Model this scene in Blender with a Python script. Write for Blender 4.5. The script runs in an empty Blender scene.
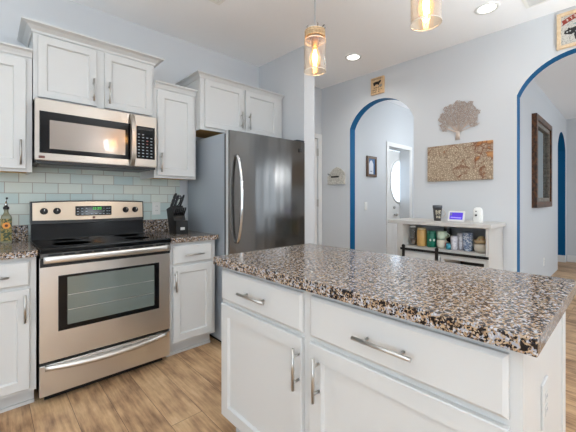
import bpy, bmesh, math, random
from mathutils import Vector, Matrix
random.seed(7)
S = bpy.context.scene
COL = S.collection
PI = math.pi

# ------------------------------------------------------------------ camera, world, light, exposure
cam_d = bpy.data.cameras.new('camera')
cam = bpy.data.objects.new('camera', cam_d); COL.objects.link(cam)
cam.location = (0, 0, 1.205)
cam.rotation_euler = (PI/2, 0, math.radians(47.0 - 90.0))
cam_d.sensor_width = 36; cam_d.lens = 322/576*36
cam_d.shift_y = -17/576
cam_d.clip_start = 0.02
S.camera = cam
S.view_settings.view_transform = 'Standard'; S.view_settings.look = 'None'
S.view_settings.gamma = 1; S.view_settings.use_curve_mapping = False
S.view_settings.exposure = -0.22
S.cycles.max_bounces = 10; S.cycles.diffuse_bounces = 6; S.cycles.glossy_bounces = 5
S.cycles.transparent_max_bounces = 12
S.cycles.caustics_reflective = False; S.cycles.caustics_refractive = False
S.cycles.sample_clamp_indirect = 6

W = bpy.data.worlds.new('sky'); S.world = W; W.use_nodes = True
bg = W.node_tree.nodes['Background']
bg.inputs[0].default_value = (0.74, 0.87, 1.0, 1); bg.inputs[1].default_value = 3.6

def portal(name, loc, rot, sx, sy):
    d = bpy.data.lights.new(name, 'AREA'); d.shape = 'RECTANGLE'; d.size = sx; d.size_y = sy
    o = bpy.data.objects.new(name, d); COL.objects.link(o); o.location = loc; o.rotation_euler = rot
    d.cycles.is_portal = True
    return o
# openings: (axis position, lo, hi, z0, z1)
WIN_FRONT = [(-2.1, 0.3, 0.08, 2.2), (4.2, 7.4, 0.25, 2.35)]     # wall_front, along x
WIN_LEFT = [(-2.3, -0.9, 0.3, 2.2), (0.2, 1.5, 0.9, 2.2)]                               # wall_left, along y
YB, XL = -3.3, -2.3
for a, b, z0, z1 in WIN_FRONT: portal('window_portal', ((a+b)/2, YB, (z0+z1)/2), (PI/2, 0, PI), b-a, z1-z0)
for a, b, z0, z1 in WIN_LEFT: portal('window_portal', (XL, (a+b)/2, (z0+z1)/2), (PI/2, 0, PI/2), b-a, z1-z0)

CEIL_LAMP_W = 4; PENDANT_W = 2.0
def add_fill(loc, watts, r=.22, c=(.88, .945, 1)):
    d = bpy.data.lights.new('unseen_fill', 'POINT'); d.energy = watts; d.color = c; d.shadow_soft_size = r
    o = bpy.data.objects.new('unseen_fill', d); COL.objects.link(o); o.location = loc
def uplight(loc, watts):
    d = bpy.data.lights.new('ceiling_fill', 'SPOT'); d.energy = watts; d.color = (.84, .94, 1); d.spot_size = 1.95; d.spot_blend = .7; d.shadow_soft_size = .15
    o = bpy.data.objects.new('ceiling_fill', d); COL.objects.link(o); o.location = loc; o.rotation_euler = (PI, 0, 0)
# unseen upward spots added to brighten the ceiling, behind and beside the camera
uplight((-.45, .75, .85), 250); uplight((2.2, -.7, .85), 230)
# unseen point lights added as fill, behind and beside the camera
add_fill((-.9, -1.7, 1.9), 46); add_fill((1.75, -1.8, 2.25), 38, .12); add_fill((-1.6, .3, .9), 22); add_fill((1.5, -1.7, .85), 20, .18)
add_fill((5.6, -1.6, 1.8), 34); add_fill((5.1, 1.7, 2.0), 30, .12)  # more unseen fill, added in the rooms beyond the arches

# ------------------------------------------------------------------ materials
def srgb(r, g, b):
    f = lambda c: (c/255/12.92) if c/255 <= .04045 else ((c/255+.055)/1.055)**2.4
    return (f(r), f(g), f(b), 1)
def mat(name, col, rough=.5, metal=0, coat=0, emit=None, es=0, trans=0, spec=.5, bump=None, alpha=1):
    m = bpy.data.materials.new(name); m.use_nodes = True
    n = m.node_tree.nodes; l = m.node_tree.links; p = n['Principled BSDF']
    p.inputs['Base Color'].default_value = col; p.inputs['Roughness'].default_value = rough
    p.inputs['Metallic'].default_value = metal; p.inputs['Coat Weight'].default_value = coat
    p.inputs['Specular IOR Level'].default_value = spec; p.inputs['Alpha'].default_value = alpha
    if emit: p.inputs['Emission Color'].default_value = emit; p.inputs['Emission Strength'].default_value = es
    if bump:
        sc, st = bump
        t = n.new('ShaderNodeTexCoord'); x = n.new('ShaderNodeTexNoise'); x.inputs['Scale'].default_value = sc
        x.inputs['Detail'].default_value = 3
        b = n.new('ShaderNodeBump'); b.inputs['Strength'].default_value = st; b.inputs['Distance'].default_value = .002
        l.new(t.outputs['Object'], x.inputs['Vector']); l.new(x.outputs['Fac'], b.inputs['Height']); l.new(b.outputs['Normal'], p.inputs['Normal'])
    return m
def nodes(m): return m.node_tree.nodes, m.node_tree.links, m.node_tree.nodes['Principled BSDF']
def mapping(m, scale=(1,1,1), rot=(0,0,0), loc=(0,0,0), coord='Object'):
    n, l, p = nodes(m); t = n.new('ShaderNodeTexCoord'); mp = n.new('ShaderNodeMapping')
    mp.inputs['Scale'].default_value = scale; mp.inputs['Rotation'].default_value = rot; mp.inputs['Location'].default_value = loc
    l.new(t.outputs[coord], mp.inputs['Vector']); return mp.outputs['Vector']
def ramp(m, fac, stops, interp='LINEAR'):
    n, l, p = nodes(m); r = n.new('ShaderNodeValToRGB'); e = r.color_ramp.elements; r.color_ramp.interpolation = interp
    while len(e) < len(stops): e.new(.5)
    for k, (pos, c) in enumerate(stops): e[k].position = pos; e[k].color = c
    l.new(fac, r.inputs['Fac']); return r.outputs['Color']

M = {}
M['wall'] = mat('wall_paint', srgb(207, 210, 213), .75, bump=(220, .12))
M['ceiling'] = mat('ceiling_paint', srgb(247, 248, 249), .9, bump=(160, .15))
M['blue'] = mat('blue_paint', srgb(0, 92, 142), .6, spec=.2)
M['trim'] = mat('trim_white', srgb(232, 232, 230), .4)
M['cab'] = mat('cabinet_white', srgb(204, 205, 204), .38)
M['black'] = mat('black_plastic', srgb(16, 16, 18), .35)
M['black_iron'] = mat('black_iron', srgb(14, 14, 14), .5)
M['blackglass'] = mat('black_glass', srgb(7, 8, 11), .1, spec=.3)
M['nickel'] = mat('brushed_nickel', srgb(190, 188, 184), .3, 1)
M['chrome'] = mat('chrome', srgb(215, 215, 215), .12, 1)
M['plate'] = mat('white_plastic', srgb(236, 236, 232), .35)
M['underwood'] = mat('raw_plywood', srgb(205, 165, 105), .6)
M['fridge_side'] = mat('fridge_side_grey', srgb(168, 176, 184), .35, .2, bump=(300, .08))
M['grey_door'] = mat('dark_edge', srgb(52, 56, 62), .4)
M['whitewash'] = mat('whitewashed_wood', srgb(200, 198, 194), .6)
M['consoleback'] = mat('console_back', srgb(196, 198, 202), .6)
M['digit'] = mat('green_digits', srgb(60, 160, 60), .4, emit=srgb(90, 220, 90), es=1.0)
M['keys'] = mat('key_print', srgb(150, 160, 168), .5)
M['keyred'] = mat('key_print_red', srgb(150, 90, 85), .5)
M['emblem'] = mat('emblem_dark_red', srgb(92, 42, 36), .4)
M['rack'] = mat('oven_rack', srgb(200, 200, 196), .3, .7)
M['lamp'] = mat('lamp_lens', (1,1,1,1), .5, emit=(1, .96, .9, 1), es=7)
M['filament'] = mat('glowing_filament', (1, .75, .4, 1), .5, emit=(1, .62, .25, 1), es=45)

def steel(name, col, rough, axis, wave=.05):
    m = mat(name, col, rough, 1); n, l, p = nodes(m)
    sc = {'x': (2, 300, 300), 'z': (300, 300, 2)}[axis]
    v = mapping(m, sc); t = n.new('ShaderNodeTexNoise'); t.inputs['Scale'].default_value = 1; t.inputs['Detail'].default_value = 2
    l.new(v, t.inputs['Vector'])
    mr = n.new('ShaderNodeMapRange'); mr.inputs['To Min'].default_value = rough-.02; mr.inputs['To Max'].default_value = rough+.03
    l.new(t.outputs['Fac'], mr.inputs['Value']); l.new(mr.outputs['Result'], p.inputs['Roughness'])
    v2 = mapping(m, (5, 3, .8)); t2 = n.new('ShaderNodeTexNoise'); t2.inputs['Scale'].default_value = 1.4; t2.inputs['Detail'].default_value = 1
    l.new(v2, t2.inputs['Vector'])
    b = n.new('ShaderNodeBump'); b.inputs['Strength'].default_value = wave; b.inputs['Distance'].default_value = .02
    l.new(t2.outputs['Fac'], b.inputs['Height']); l.new(b.outputs['Normal'], p.inputs['Normal'])
    return m
M['steel'] = steel('brushed_steel', srgb(222, 219, 215), .30, 'x')
M['steel_dark'] = mat('dark_steel', srgb(96, 94, 92), .4, .6)
M['msteel'] = steel('brushed_steel_warm', srgb(182, 174, 165), .28, 'x')
M['fsteel'] = steel('brushed_steel_door', srgb(112, 109, 106), .17, 'z', .22)

def thin_glass(name, tint, refl=.12, rough=.02):
    m = bpy.data.materials.new(name); m.use_nodes = True
    n = m.node_tree.nodes; l = m.node_tree.links; n.remove(n['Principled BSDF'])
    t = n.new('ShaderNodeBsdfTransparent'); t.inputs[0].default_value = tint
    g = n.new('ShaderNodeBsdfGlossy'); g.inputs['Roughness'].default_value = rough
    lw = n.new('ShaderNodeLayerWeight'); lw.inputs['Blend'].default_value = .35
    mr = n.new('ShaderNodeMapRange'); mr.inputs['To Min'].default_value = refl*.4; mr.inputs['To Max'].default_value = min(1, refl*5)
    mx = n.new('ShaderNodeMixShader'); l.new(lw.outputs['Facing'], mr.inputs['Value']); l.new(mr.outputs['Result'], mx.inputs[0])
    l.new(t.outputs[0], mx.inputs[1]); l.new(g.outputs[0], mx.inputs[2]); l.new(mx.outputs[0], n['Material Output'].inputs[0])
    return m
M['glass'] = thin_glass('clear_glass', (.93, .95, .95, 1))
M['amberglass'] = thin_glass('amber_glass', (.97, .82, .66, 1), .16)
M['bulbglass'] = thin_glass('amber_bulb_glass', (1, .86, .6, 1), .08)
def glow(m, col, es):
    n = m.node_tree.nodes; l = m.node_tree.links; e = n.new('ShaderNodeEmission'); e.inputs[0].default_value = col; e.inputs[1].default_value = es
    ad = n.new('ShaderNodeAddShader'); src = n['Material Output'].inputs[0].links[0].from_socket
    l.new(src, ad.inputs[0]); l.new(e.outputs[0], ad.inputs[1]); l.new(ad.outputs[0], n['Material Output'].inputs[0])
glow(M['bulbglass'], (1, .66, .32, 1), .55)
M['ovenglass'] = mat('oven_window_glass', srgb(112, 122, 118), .1, .2, coat=.6)
M['mesh'] = mat('microwave_window_mesh', srgb(150, 140, 132), .22, .45, coat=.4)

def frosted():
    m = bpy.data.materials.new('leaded_frosted_glass'); m.use_nodes = True
    n = m.node_tree.nodes; l = m.node_tree.links; n.remove(n['Principled BSDF'])
    t = n.new('ShaderNodeBsdfTranslucent'); t.inputs[0].default_value = (.95, .96, .97, 1)
    tr = n.new('ShaderNodeBsdfTransparent'); mx = n.new('ShaderNodeMixShader'); mx.inputs[0].default_value = .25
    l.new(t.outputs[0], mx.inputs[1]); l.new(tr.outputs[0], mx.inputs[2]); l.new(mx.outputs[0], n['Material Output'].inputs[0])
    return m
M['frosted'] = frosted()

def granite():
    m = mat('speckled_granite', (.4,.4,.4,1), .14, spec=.4); n, l, p = nodes(m)
    v = mapping(m)
    nz = n.new('ShaderNodeTexNoise'); nz.inputs['Scale'].default_value = 45; nz.inputs['Detail'].default_value = 3; l.new(v, nz.inputs['Vector'])
    mixv = n.new('ShaderNodeMix'); mixv.data_type = 'VECTOR'; mixv.inputs['Factor'].default_value = .018
    l.new(v, mixv.inputs['A']); l.new(nz.outputs['Color'], mixv.inputs['B'])
    vo = n.new('ShaderNodeTexVoronoi'); vo.inputs['Scale'].default_value = 210; l.new(mixv.outputs['Result'], vo.inputs['Vector'])
    sp = n.new('ShaderNodeSeparateColor'); l.new(vo.outputs['Color'], sp.inputs['Color'])
    # mineral clusters shift the random cell value
    cl = n.new('ShaderNodeTexNoise'); cl.inputs['Scale'].default_value = 75; cl.inputs['Detail'].default_value = 2; l.new(v, cl.inputs['Vector'])
    ad = n.new('ShaderNodeMath'); ad.operation = 'MULTIPLY_ADD'; ad.inputs[1].default_value = .62; l.new(sp.outputs['Red'], ad.inputs[0])
    sb = n.new('ShaderNodeMath'); sb.operation = 'MULTIPLY_ADD'; sb.inputs[1].default_value = 1.3; sb.inputs[2].default_value = -.46; l.new(cl.outputs['Fac'], sb.inputs[0])
    l.new(sb.outputs[0], ad.inputs[2])
    c = ramp(m, ad.outputs[0], [(0, srgb(12, 14, 20)), (.33, srgb(34, 38, 48)), (.40, srgb(98, 84, 74)), (.47, srgb(154, 126, 98)),
                                (.57, srgb(178, 156, 130)), (.69, srgb(156, 159, 168)), (.83, srgb(192, 192, 194))], 'CONSTANT')
    l.new(c, p.inputs['Base Color'])
    return m
M['granite'] = granite()

def wood_floor():
    m = mat('plank_floor', (.4,.3,.2,1), .42); n, l, p = nodes(m)
    v = mapping(m, rot=(0, 0, PI/2))
    br = n.new('ShaderNodeTexBrick'); br.inputs['Scale'].default_value = 1; br.inputs['Brick Width'].default_value = 1.22
    br.inputs['Row Height'].default_value = .178; br.inputs['Mortar Size'].default_value = .0012; br.offset = .37
    br.inputs['Color1'].default_value = (0,0,0,1); br.inputs['Color2'].default_value = (1,1,1,1); br.inputs['Mortar'].default_value = (.5,.5,.5,1)
    br.inputs['Bias'].default_value = 0
    l.new(v, br.inputs['Vector'])
    # long grain along y
    g = n.new('ShaderNodeTexNoise'); g.inputs['Scale'].default_value = 1; g.inputs['Detail'].default_value = 6; g.inputs['Roughness'].default_value = .65
    vm = mapping(m, (44, 3.4, 1)); vadd = n.new('ShaderNodeVectorMath'); vadd.operation = 'MULTIPLY_ADD'
    vadd.inputs[1].default_value = (13, 9, 0); l.new(br.outputs['Color'], vadd.inputs[0]); l.new(vm, vadd.inputs[2])
    l.new(vadd.outputs[0], g.inputs['Vector'])
    blot = n.new('ShaderNodeTexNoise'); blot.inputs['Scale'].default_value = 1; blot.inputs['Detail'].default_value = 3
    vb = mapping(m, (9, 4.5, 1)); vb2 = n.new('ShaderNodeVectorMath'); vb2.operation = 'MULTIPLY_ADD'; vb2.inputs[1].default_value = (5, 17, 0)
    l.new(br.outputs['Color'], vb2.inputs[0]); l.new(vb, vb2.inputs[2]); l.new(vb2.outputs[0], blot.inputs['Vector'])
    mx = n.new('ShaderNodeMix'); mx.data_type = 'FLOAT'; mx.inputs['Factor'].default_value = .5
    l.new(g.outputs['Fac'], mx.inputs['A']); l.new(blot.outputs['Fac'], mx.inputs['B'])
    ad = n.new('ShaderNodeMath'); ad.operation = 'MULTIPLY_ADD'; ad.inputs[1].default_value = .10; l.new(br.outputs['Color'], ad.inputs[0]); l.new(mx.outputs['Result'], ad.inputs[2])
    c = ramp(m, ad.outputs[0], [(.32, srgb(92, 66, 46)), (.43, srgb(144, 110, 80)), (.53, srgb(186, 149, 112)), (.62, srgb(208, 172, 130)), (.74, srgb(224, 196, 158))])
    dk = n.new('ShaderNodeMix'); dk.data_type = 'RGBA'; dk.inputs['B'].default_value = srgb(88, 66, 48)
    l.new(br.outputs['Fac'], dk.inputs['Factor']); l.new(c, dk.inputs['A']); l.new(dk.outputs['Result'], p.inputs['Base Color'])
    return m
M['floor'] = wood_floor()

def tile():
    m = mat('glazed_subway_tile', (.6,.65,.63,1), .14, coat=.3); n, l, p = nodes(m)
    v = mapping(m, rot=(PI/2, 0, 0))          # x stays, z -> -y
    t = n.new('ShaderNodeTexCoord'); sx = n.new('ShaderNodeSeparateXYZ'); l.new(t.outputs['Object'], sx.inputs[0])
    cb = n.new('ShaderNodeCombineXYZ'); mp = n.new('ShaderNodeMapping'); mp.inputs['Location'].default_value = (-.008, -.028, 0); l.new(sx.outputs['X'], cb.inputs['X']); l.new(sx.outputs['Z'], cb.inputs['Y']); l.new(cb.outputs[0], mp.inputs['Vector'])
    br = n.new('ShaderNodeTexBrick'); br.inputs['Scale'].default_value = 1; br.inputs['Brick Width'].default_value = .1524
    br.inputs['Row Height'].default_value = .0762; br.inputs['Mortar Size'].default_value = .0022; br.inputs['Mortar Smooth'].default_value = .1
    br.inputs['Color1'].default_value = srgb(192, 212, 210); br.inputs['Color2'].default_value = srgb(222, 228, 218)
    br.inputs['Mortar'].default_value = srgb(168, 164, 154); br.offset = .5
    l.new(mp.outputs[0], br.inputs['Vector']); l.new(br.outputs['Color'], p.inputs['Base Color'])
    b = n.new('ShaderNodeBump'); b.invert = True; b.inputs['Strength'].default_value = .6; b.inputs['Distance'].default_value = .003
    l.new(br.outputs['Fac'], b.inputs['Height']); l.new(b.outputs['Normal'], p.inputs['Normal'])
    mr = n.new('ShaderNodeMapRange'); mr.inputs['To Min'].default_value = .12; mr.inputs['To Max'].default_value = .8
    l.new(br.outputs['Fac'], mr.inputs['Value']); l.new(mr.outputs['Result'], p.inputs['Roughness'])
    return m
M['tile'] = tile()

def noisewood(name, c0, c1, scale, rough=.55):
    m = mat(name, c0, rough); n, l, p = nodes(m); v = mapping(m, scale)
    t = n.new('ShaderNodeTexNoise'); t.inputs['Scale'].default_value = 1; t.inputs['Detail'].default_value = 5; l.new(v, t.inputs['Vector'])
    l.new(ramp(m, t.outputs['Fac'], [(.35, c0), (.65, c1)]), p.inputs['Base Color']); return m
M['lightwood'] = noisewood('light_pine', srgb(206, 170, 128), srgb(226, 194, 152), (6, 60, 6))
M['framewood'] = noisewood('natural_oak_frame', srgb(212, 184, 148), srgb(226, 202, 168), (6, 40, 40))
M['darkwood'] = noisewood('dark_walnut', srgb(46, 28, 16), srgb(112, 70, 36), (4, 40, 22), .35)
M['greywood'] = noisewood('weathered_frame', srgb(104, 96, 86), srgb(142, 134, 122), (8, 40, 40), .4)
M['dustywood'] = noisewood('mottled_white_wood', srgb(168, 164, 154), srgb(212, 208, 198), (70, 70, 70))
M['treemetal'] = noisewood('brushed_tan_metal', srgb(168, 152, 142), srgb(188, 174, 164), (40, 40, 40), .5)
M['trunk'] = mat('pale_trunk', srgb(206, 190, 178), .5)
M['brownframe'] = mat('brown_picture_frame', srgb(92, 66, 44), .5)

def mapboard():
    m = mat('engraved_map_wood', (.5,.4,.3,1), .5); n, l, p = nodes(m); v = mapping(m)
    # coastline by a warped noise, parcels by voronoi edges, bare orange wood on the right and in patches
    a = n.new('ShaderNodeTexNoise'); a.inputs['Scale'].default_value = 6.5; a.inputs['Detail'].default_value = 4; a.inputs['Distortion'].default_value = .6; l.new(v, a.inputs['Vector'])
    sx = n.new('ShaderNodeSeparateXYZ'); l.new(v, sx.inputs[0])
    g0 = n.new('ShaderNodeMath'); g0.operation = 'MULTIPLY_ADD'; g0.inputs[1].default_value = .55; l.new(sx.outputs['Z'], g0.inputs[0]); l.new(a.outputs['Fac'], g0.inputs[2])
    gr = n.new('ShaderNodeMath'); gr.operation = 'MULTIPLY_ADD'; gr.inputs[1].default_value = -.6; l.new(sx.outputs['Y'], gr.inputs[0]); l.new(g0.outputs[0], gr.inputs[2])
    land = ramp(m, gr.outputs[0], [(.0, (0,0,0,1)), (.655, (0,0,0,1)), (.662, (1,1,1,1)), (.72, (1,1,1,1))])
    coast = ramp(m, gr.outputs[0], [(.58, (0,0,0,1)), (.635, (.35,.35,.35,1)), (.66, (1,1,1,1)), (.68, (.3,.3,.3,1)), (.71, (0,0,0,1))])
    vo = n.new('ShaderNodeTexVoronoi'); vo.feature = 'DISTANCE_TO_EDGE'; vo.inputs['Scale'].default_value = 55; l.new(v, vo.inputs['Vector'])
    lines = ramp(m, vo.outputs['Distance'], [(0, srgb(126, 106, 88)), (.1, srgb(168, 148, 124)), (.3, srgb(196, 178, 154))])
    g = n.new('ShaderNodeTexNoise'); g.inputs['Scale'].default_value = 1; g.inputs['Detail'].default_value = 4; l.new(mapping(m, (8, 3, 60)), g.inputs['Vector'])
    wood = ramp(m, g.outputs['Fac'], [(.3, srgb(146, 92, 48)), (.5, srgb(188, 134, 82)), (.7, srgb(206, 166, 118))])
    mx = n.new('ShaderNodeMix'); mx.data_type = 'RGBA'; l.new(land, mx.inputs['Factor']); l.new(lines, mx.inputs['A']); l.new(wood, mx.inputs['B'])
    m2 = n.new('ShaderNodeMix'); m2.data_type = 'RGBA'; m2.inputs['B'].default_value = srgb(120, 62, 26)
    sc = n.new('ShaderNodeMath'); sc.operation = 'MULTIPLY'; sc.inputs[1].default_value = .7; l.new(coast, sc.inputs[0]); l.new(sc.outputs[0], m2.inputs['Factor'])
    l.new(mx.outputs['Result'], m2.inputs['A'])
    wv = n.new('ShaderNodeMix'); wv.data_type = 'VECTOR'; wv.inputs['Factor'].default_value = .06; l.new(v, wv.inputs['A']); l.new(a.outputs['Color'], wv.inputs['B'])
    cr = n.new('ShaderNodeTexVoronoi'); cr.feature = 'DISTANCE_TO_EDGE'; cr.inputs['Scale'].default_value = 11; l.new(wv.outputs['Result'], cr.inputs['Vector'])
    ck = ramp(m, cr.outputs['Distance'], [(0, (1,1,1,1)), (.02, (.8,.8,.8,1)), (.07, (0,0,0,1))])
    cm = ramp(m, gr.outputs[0], [(.50, (0,0,0,1)), (.60, (.9,.9,.9,1))])
    cx = n.new('ShaderNodeMath'); cx.operation = 'MULTIPLY'; l.new(ck, cx.inputs[0]); l.new(cm, cx.inputs[1])
    m3 = n.new('ShaderNodeMix'); m3.data_type = 'RGBA'; m3.inputs['B'].default_value = srgb(112, 62, 30); l.new(cx.outputs[0], m3.inputs['Factor']); l.new(m2.outputs['Result'], m3.inputs['A'])
    l.new(m3.outputs['Result'], p.inputs['Base Color'])
    return m
M['map'] = mapboard()

def speck(name, c0, c1, scale, lo=.45, hi=.55, rough=.4):
    m = mat(name, c0, rough); n, l, p = nodes(m); t = n.new('ShaderNodeTexNoise'); t.inputs['Scale'].default_value = scale; t.inputs['Detail'].default_value = 2
    l.new(mapping(m), t.inputs['Vector']); l.new(ramp(m, t.outputs['Fac'], [(lo, c0), (hi, c1)]), p.inputs['Base Color']); return m

# ------------------------------------------------------------------ geometry helpers (world coordinates)
class MB:
    def __init__(s): s.bm = bmesh.new()
    def _mi(s, faces, mi, smooth=False):
        for f in faces: f.material_index = mi; f.smooth = smooth
    def box(s, x0, x1, y0, y1, z0, z1, mi=0, bev=0):
        if x0 > x1: x0, x1 = x1, x0
        if y0 > y1: y0, y1 = y1, y0
        if z0 > z1: z0, z1 = z1, z0
        vs = [s.bm.verts.new((x, y, z)) for z in (z0, z1) for x, y in ((x0, y0), (x1, y0), (x1, y1), (x0, y1))]
        q = [(3,2,1,0), (4,5,6,7), (0,1,5,4), (1,2,6,5), (2,3,7,6), (3,0,4,7)]
        fs = [s.bm.faces.new([vs[i] for i in k]) for k in q]
        s._mi(fs, mi)
        if bev:
            es = list({e for f in fs for e in f.edges})
            r = bmesh.ops.bevel(s.bm, geom=es, offset=bev, segments=2, affect='EDGES', profile=.6)
            s._mi(r['faces'], mi)
        return s
    def rings(s, loops, mi=0, cap0=True, cap1=True, closed=True, smooth=False):
        vv = [[s.bm.verts.new(p) for p in L] for L in loops]; fs = []
        n = len(vv[0])
        for a, b in zip(vv, vv[1:]):
            for i in range(n if closed else n-1):
                j = (i+1) % n; fs.append(s.bm.faces.new((a[i], a[j], b[j], b[i])))
        s._mi(fs, mi, smooth)
        cf = []
        if cap0: cf.append(s.bm.faces.new(vv[0][::-1]))
        if cap1: cf.append(s.bm.faces.new(vv[-1]))
        s._mi(cf, mi); return s
    def lathe(s, c, prof, seg=24, mi=0, axis='z', smooth=True, cap0=True, cap1=True):
        L = []
        for r, h in prof:
            ring = []
            for k in range(seg):
                a = 2*PI*k/seg; u, v = r*math.cos(a), r*math.sin(a)
                ring.append({'z': (c[0]+u, c[1]+v, c[2]+h), 'x': (c[0]+h, c[1]+u, c[2]+v), 'y': (c[0]+v, c[1]+h, c[2]+u)}[axis])
            L.append(ring)
        return s.rings(L, mi, cap0, cap1, True, smooth)
    def tube(s, pts, r, seg=8, mi=0, smooth=True, closed=False):
        pts = [Vector(p) for p in pts]; L = []; n = len(pts); up = None
        for i, p in enumerate(pts):
            if closed: t = pts[(i+1) % n]-pts[i-1]
            else: t = pts[min(i+1, n-1)]-pts[max(i-1, 0)]
            t.normalize()
            if up is None:
                up = Vector((0,0,1)) if abs(t.z) < .9 else Vector((1,0,0))
            a = t.cross(up).normalized(); b = a.cross(t).normalized(); up = b
            rr = r[i] if isinstance(r, (list, tuple)) else r
            L.append([p + a*rr*math.cos(2*PI*k/seg) + b*rr*math.sin(2*PI*k/seg) for k in range(seg)])
        if closed: L.append(L[0])
        return s.rings(L, mi, not closed, not closed, True, smooth)
    def prism(s, poly, axis, lo, hi, mi=0, side_mi=None):
        # poly in the two remaining axes, in order (x: y,z) (y: x,z) (z: x,y)
        P = lambda a, b, h: {'x': (h, a, b), 'y': (a, h, b), 'z': (a, b, h)}[axis]
        A = [s.bm.verts.new(P(a, b, lo)) for a, b in poly]; B = [s.bm.verts.new(P(a, b, hi)) for a, b in poly]
        fs = [s.bm.faces.new(A[::-1]), s.bm.faces.new(B)]; s._mi(fs, mi)
        n = len(poly)
        for i in range(n):
            j = (i+1) % n; f = s.bm.faces.new((A[i], A[j], B[j], B[i]))
            f.material_index = mi if side_mi is None else side_mi(i)
        return s
    def sphere(s, c, rx, ry=None, rz=None, mi=0, u=16, v=10):
        ry = ry or rx; rz = rz or rx
        r = bmesh.ops.create_uvsphere(s.bm, u_segments=u, v_segments=v, radius=1, matrix=Matrix.Translation(c) @ Matrix.Diagonal((rx, ry, rz, 1)))
        s._mi({f for vv in r['verts'] for f in vv.link_faces}, mi, True); return s
    def build(s, name, mats, parent=None, loc=None):
        bm = s.bm
        bmesh.ops.recalc_face_normals(bm, faces=bm.faces[:])
        o_loc = Vector(loc) if loc is not None else Vector((0,0,0))
        if parent is not None: o_loc = world_loc(parent)
        bmesh.ops.translate(bm, vec=-o_loc, verts=bm.verts[:])
        me = bpy.data.meshes.new(name); bm.to_mesh(me); bm.free()
        for m in (mats if isinstance(mats, (list, tuple)) else [mats]): me.materials.append(M[m] if isinstance(m, str) else m)
        o = bpy.data.objects.new(name, me); COL.objects.link(o)
        if parent is not None: o.parent = parent
        else: o.location = o_loc
        return o
def world_loc(o):
    v = Vector((0,0,0))
    while o is not None: v += o.location; o = o.parent
    return v
def thing(name, label, cat, loc, group=None):
    o = bpy.data.objects.new(name, None); COL.objects.link(o); o.location = loc; o.empty_display_size = .05
    o['label'] = label; o['category'] = cat
    if group: o['group'] = group
    return o
def tag(o, label, cat, group=None):
    o['label'] = label; o['category'] = cat
    if group: o['group'] = group
    return o
def struct(o): o['kind'] = 'structure'; return o

# a stepped panel on a wall-A-type face (outward -y) or island face (outward -x)
def face_map(face, pos):
    if face == '-y': return lambda u, v, w: (u, pos-w, v)
    if face == '-x': return lambda u, v, w: (pos-w, u, v)
def panel(mb, face, pos, u0, u1, v0, v1, rings, mi=0):
    P = face_map(face, pos)
    L = [[P(a, b, w) for a, b in ((u0+i, v0+i), (u1-i, v0+i), (u1-i, v1-i), (u0+i, v1-i))] for i, w in rings]
    return mb.rings(L, mi)
SHAKER = lambda fr, t=.02: [(0, 0), (0, t-.003), (.003, t), (fr, t), (fr+.007, t-.013)]
SLAB = [(0, 0), (0, .012), (.010, .02)]
def pull(parent, face, pos, uc, vc, length, vertical, mat_='nickel', off=.032, r=.006):
    P = face_map(face, pos); mb = MB(); h = length/2; q = h*.62
    if vertical:
        mb.tube([P(uc, vc-h, off), P(uc, vc+h, off)], r, 10); ends = [P(uc, vc-q, 0), P(uc, vc-q, off)], [P(uc, vc+q, 0), P(uc, vc+q, off)]
    else:
        mb.tube([P(uc-h, vc, off), P(uc+h, vc, off)], r, 10); ends = [P(uc-q, vc, 0), P(uc-q, vc, off)], [P(uc+q, vc, 0), P(uc+q, vc, off)]
    for e in ends: mb.tube(e, r*.8, 8)
    return mb.build('handle', mat_, parent)

# ------------------------------------------------------------------ structure
CZ = 2.74; YA = 2.97; XB = 3.41; XBB = 3.52
struct(MB().box(XL, 8.3, YB, YA, -.06, 0).build('floor', 'floor'))
struct(MB().box(XL, 8.3, YB, YA+.12, CZ, CZ+.08).build('ceiling', 'ceiling'))

def wall_holes(name, axis, pos0, pos1, lo, hi, holes, m='wall'):
    """one wall as a grid of cells round its openings"""
    mb = MB()
    us = sorted({lo, hi, *[h[0] for h in holes], *[h[1] for h in holes]})
    for a, b in zip(us, us[1:]):
        hs = [h for h in holes if h[0] <= a and h[1] >= b]
        spans = [(0, CZ)] if not hs else [(0, hs[0][2]), (hs[0][3], CZ)]
        for z0, z1 in spans:
            if z1-z0 < 1e-4: continue
            if axis == 'x': mb.box(pos0, pos1, a, b, z0, z1)
            else: mb.box(a, b, pos0, pos1, z0, z1)
    bmesh.ops.remove_doubles(mb.bm, verts=mb.bm.verts[:], dist=1e-5)
    return struct(mb.build(name, m))
wall_holes('wall_front', 'y', YB-.12, YB, XL-.12, 8.3, [(a, b, c, d) for a, b, c, d in WIN_FRONT])
wall_holes('wall_left', 'x', XL-.12, XL, YB, YA+.12, [(a, b, c, d) for a, b, c, d in WIN_LEFT])
D1 = (2.57, 3.335)
wall_holes('wall_back', 'y', YA, YA+.12, XL, XBB, [(D1[0], D1[1], 0, 2.04)])
struct(MB().box(2.31, 2.465, 2.242, YA, 0, CZ).build('wall_alcove', 'wall'))

def arch_profile(y0, y1, spring, rise, n=24):
    c = (y0+y1)/2; h = (y1-y0)/2; R = (h*h+rise*rise)/(2*rise); zc = spring+rise-R; a = math.asin(h/R)
    return [(y0, 0)] + [(c+R*math.sin(-a+2*a*k/n), zc+R*math.cos(-a+2*a*k/n)) for k in range(n+1)] + [(y1, 0)]
A1 = (1.641, 2.487); A2 = (-.147, .699)
p2 = arch_profile(*A2, 2.118, .285); p1 = arch_profile(*A1, 2.107, .291)
poly = [(YB, 0)] + p2 + p1 + [(YA, 0), (YA, CZ), (YB, CZ)]
n2 = len(p2); n1 = len(p1)
blue = lambda i: 1 if (1 <= i < n2) or (n2+1 <= i < n2+n1) else 0
struct(MB().prism(poly, 'x', XB, XBB, 0, blue).build('wall_right', ['wall', 'blue']))
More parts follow.
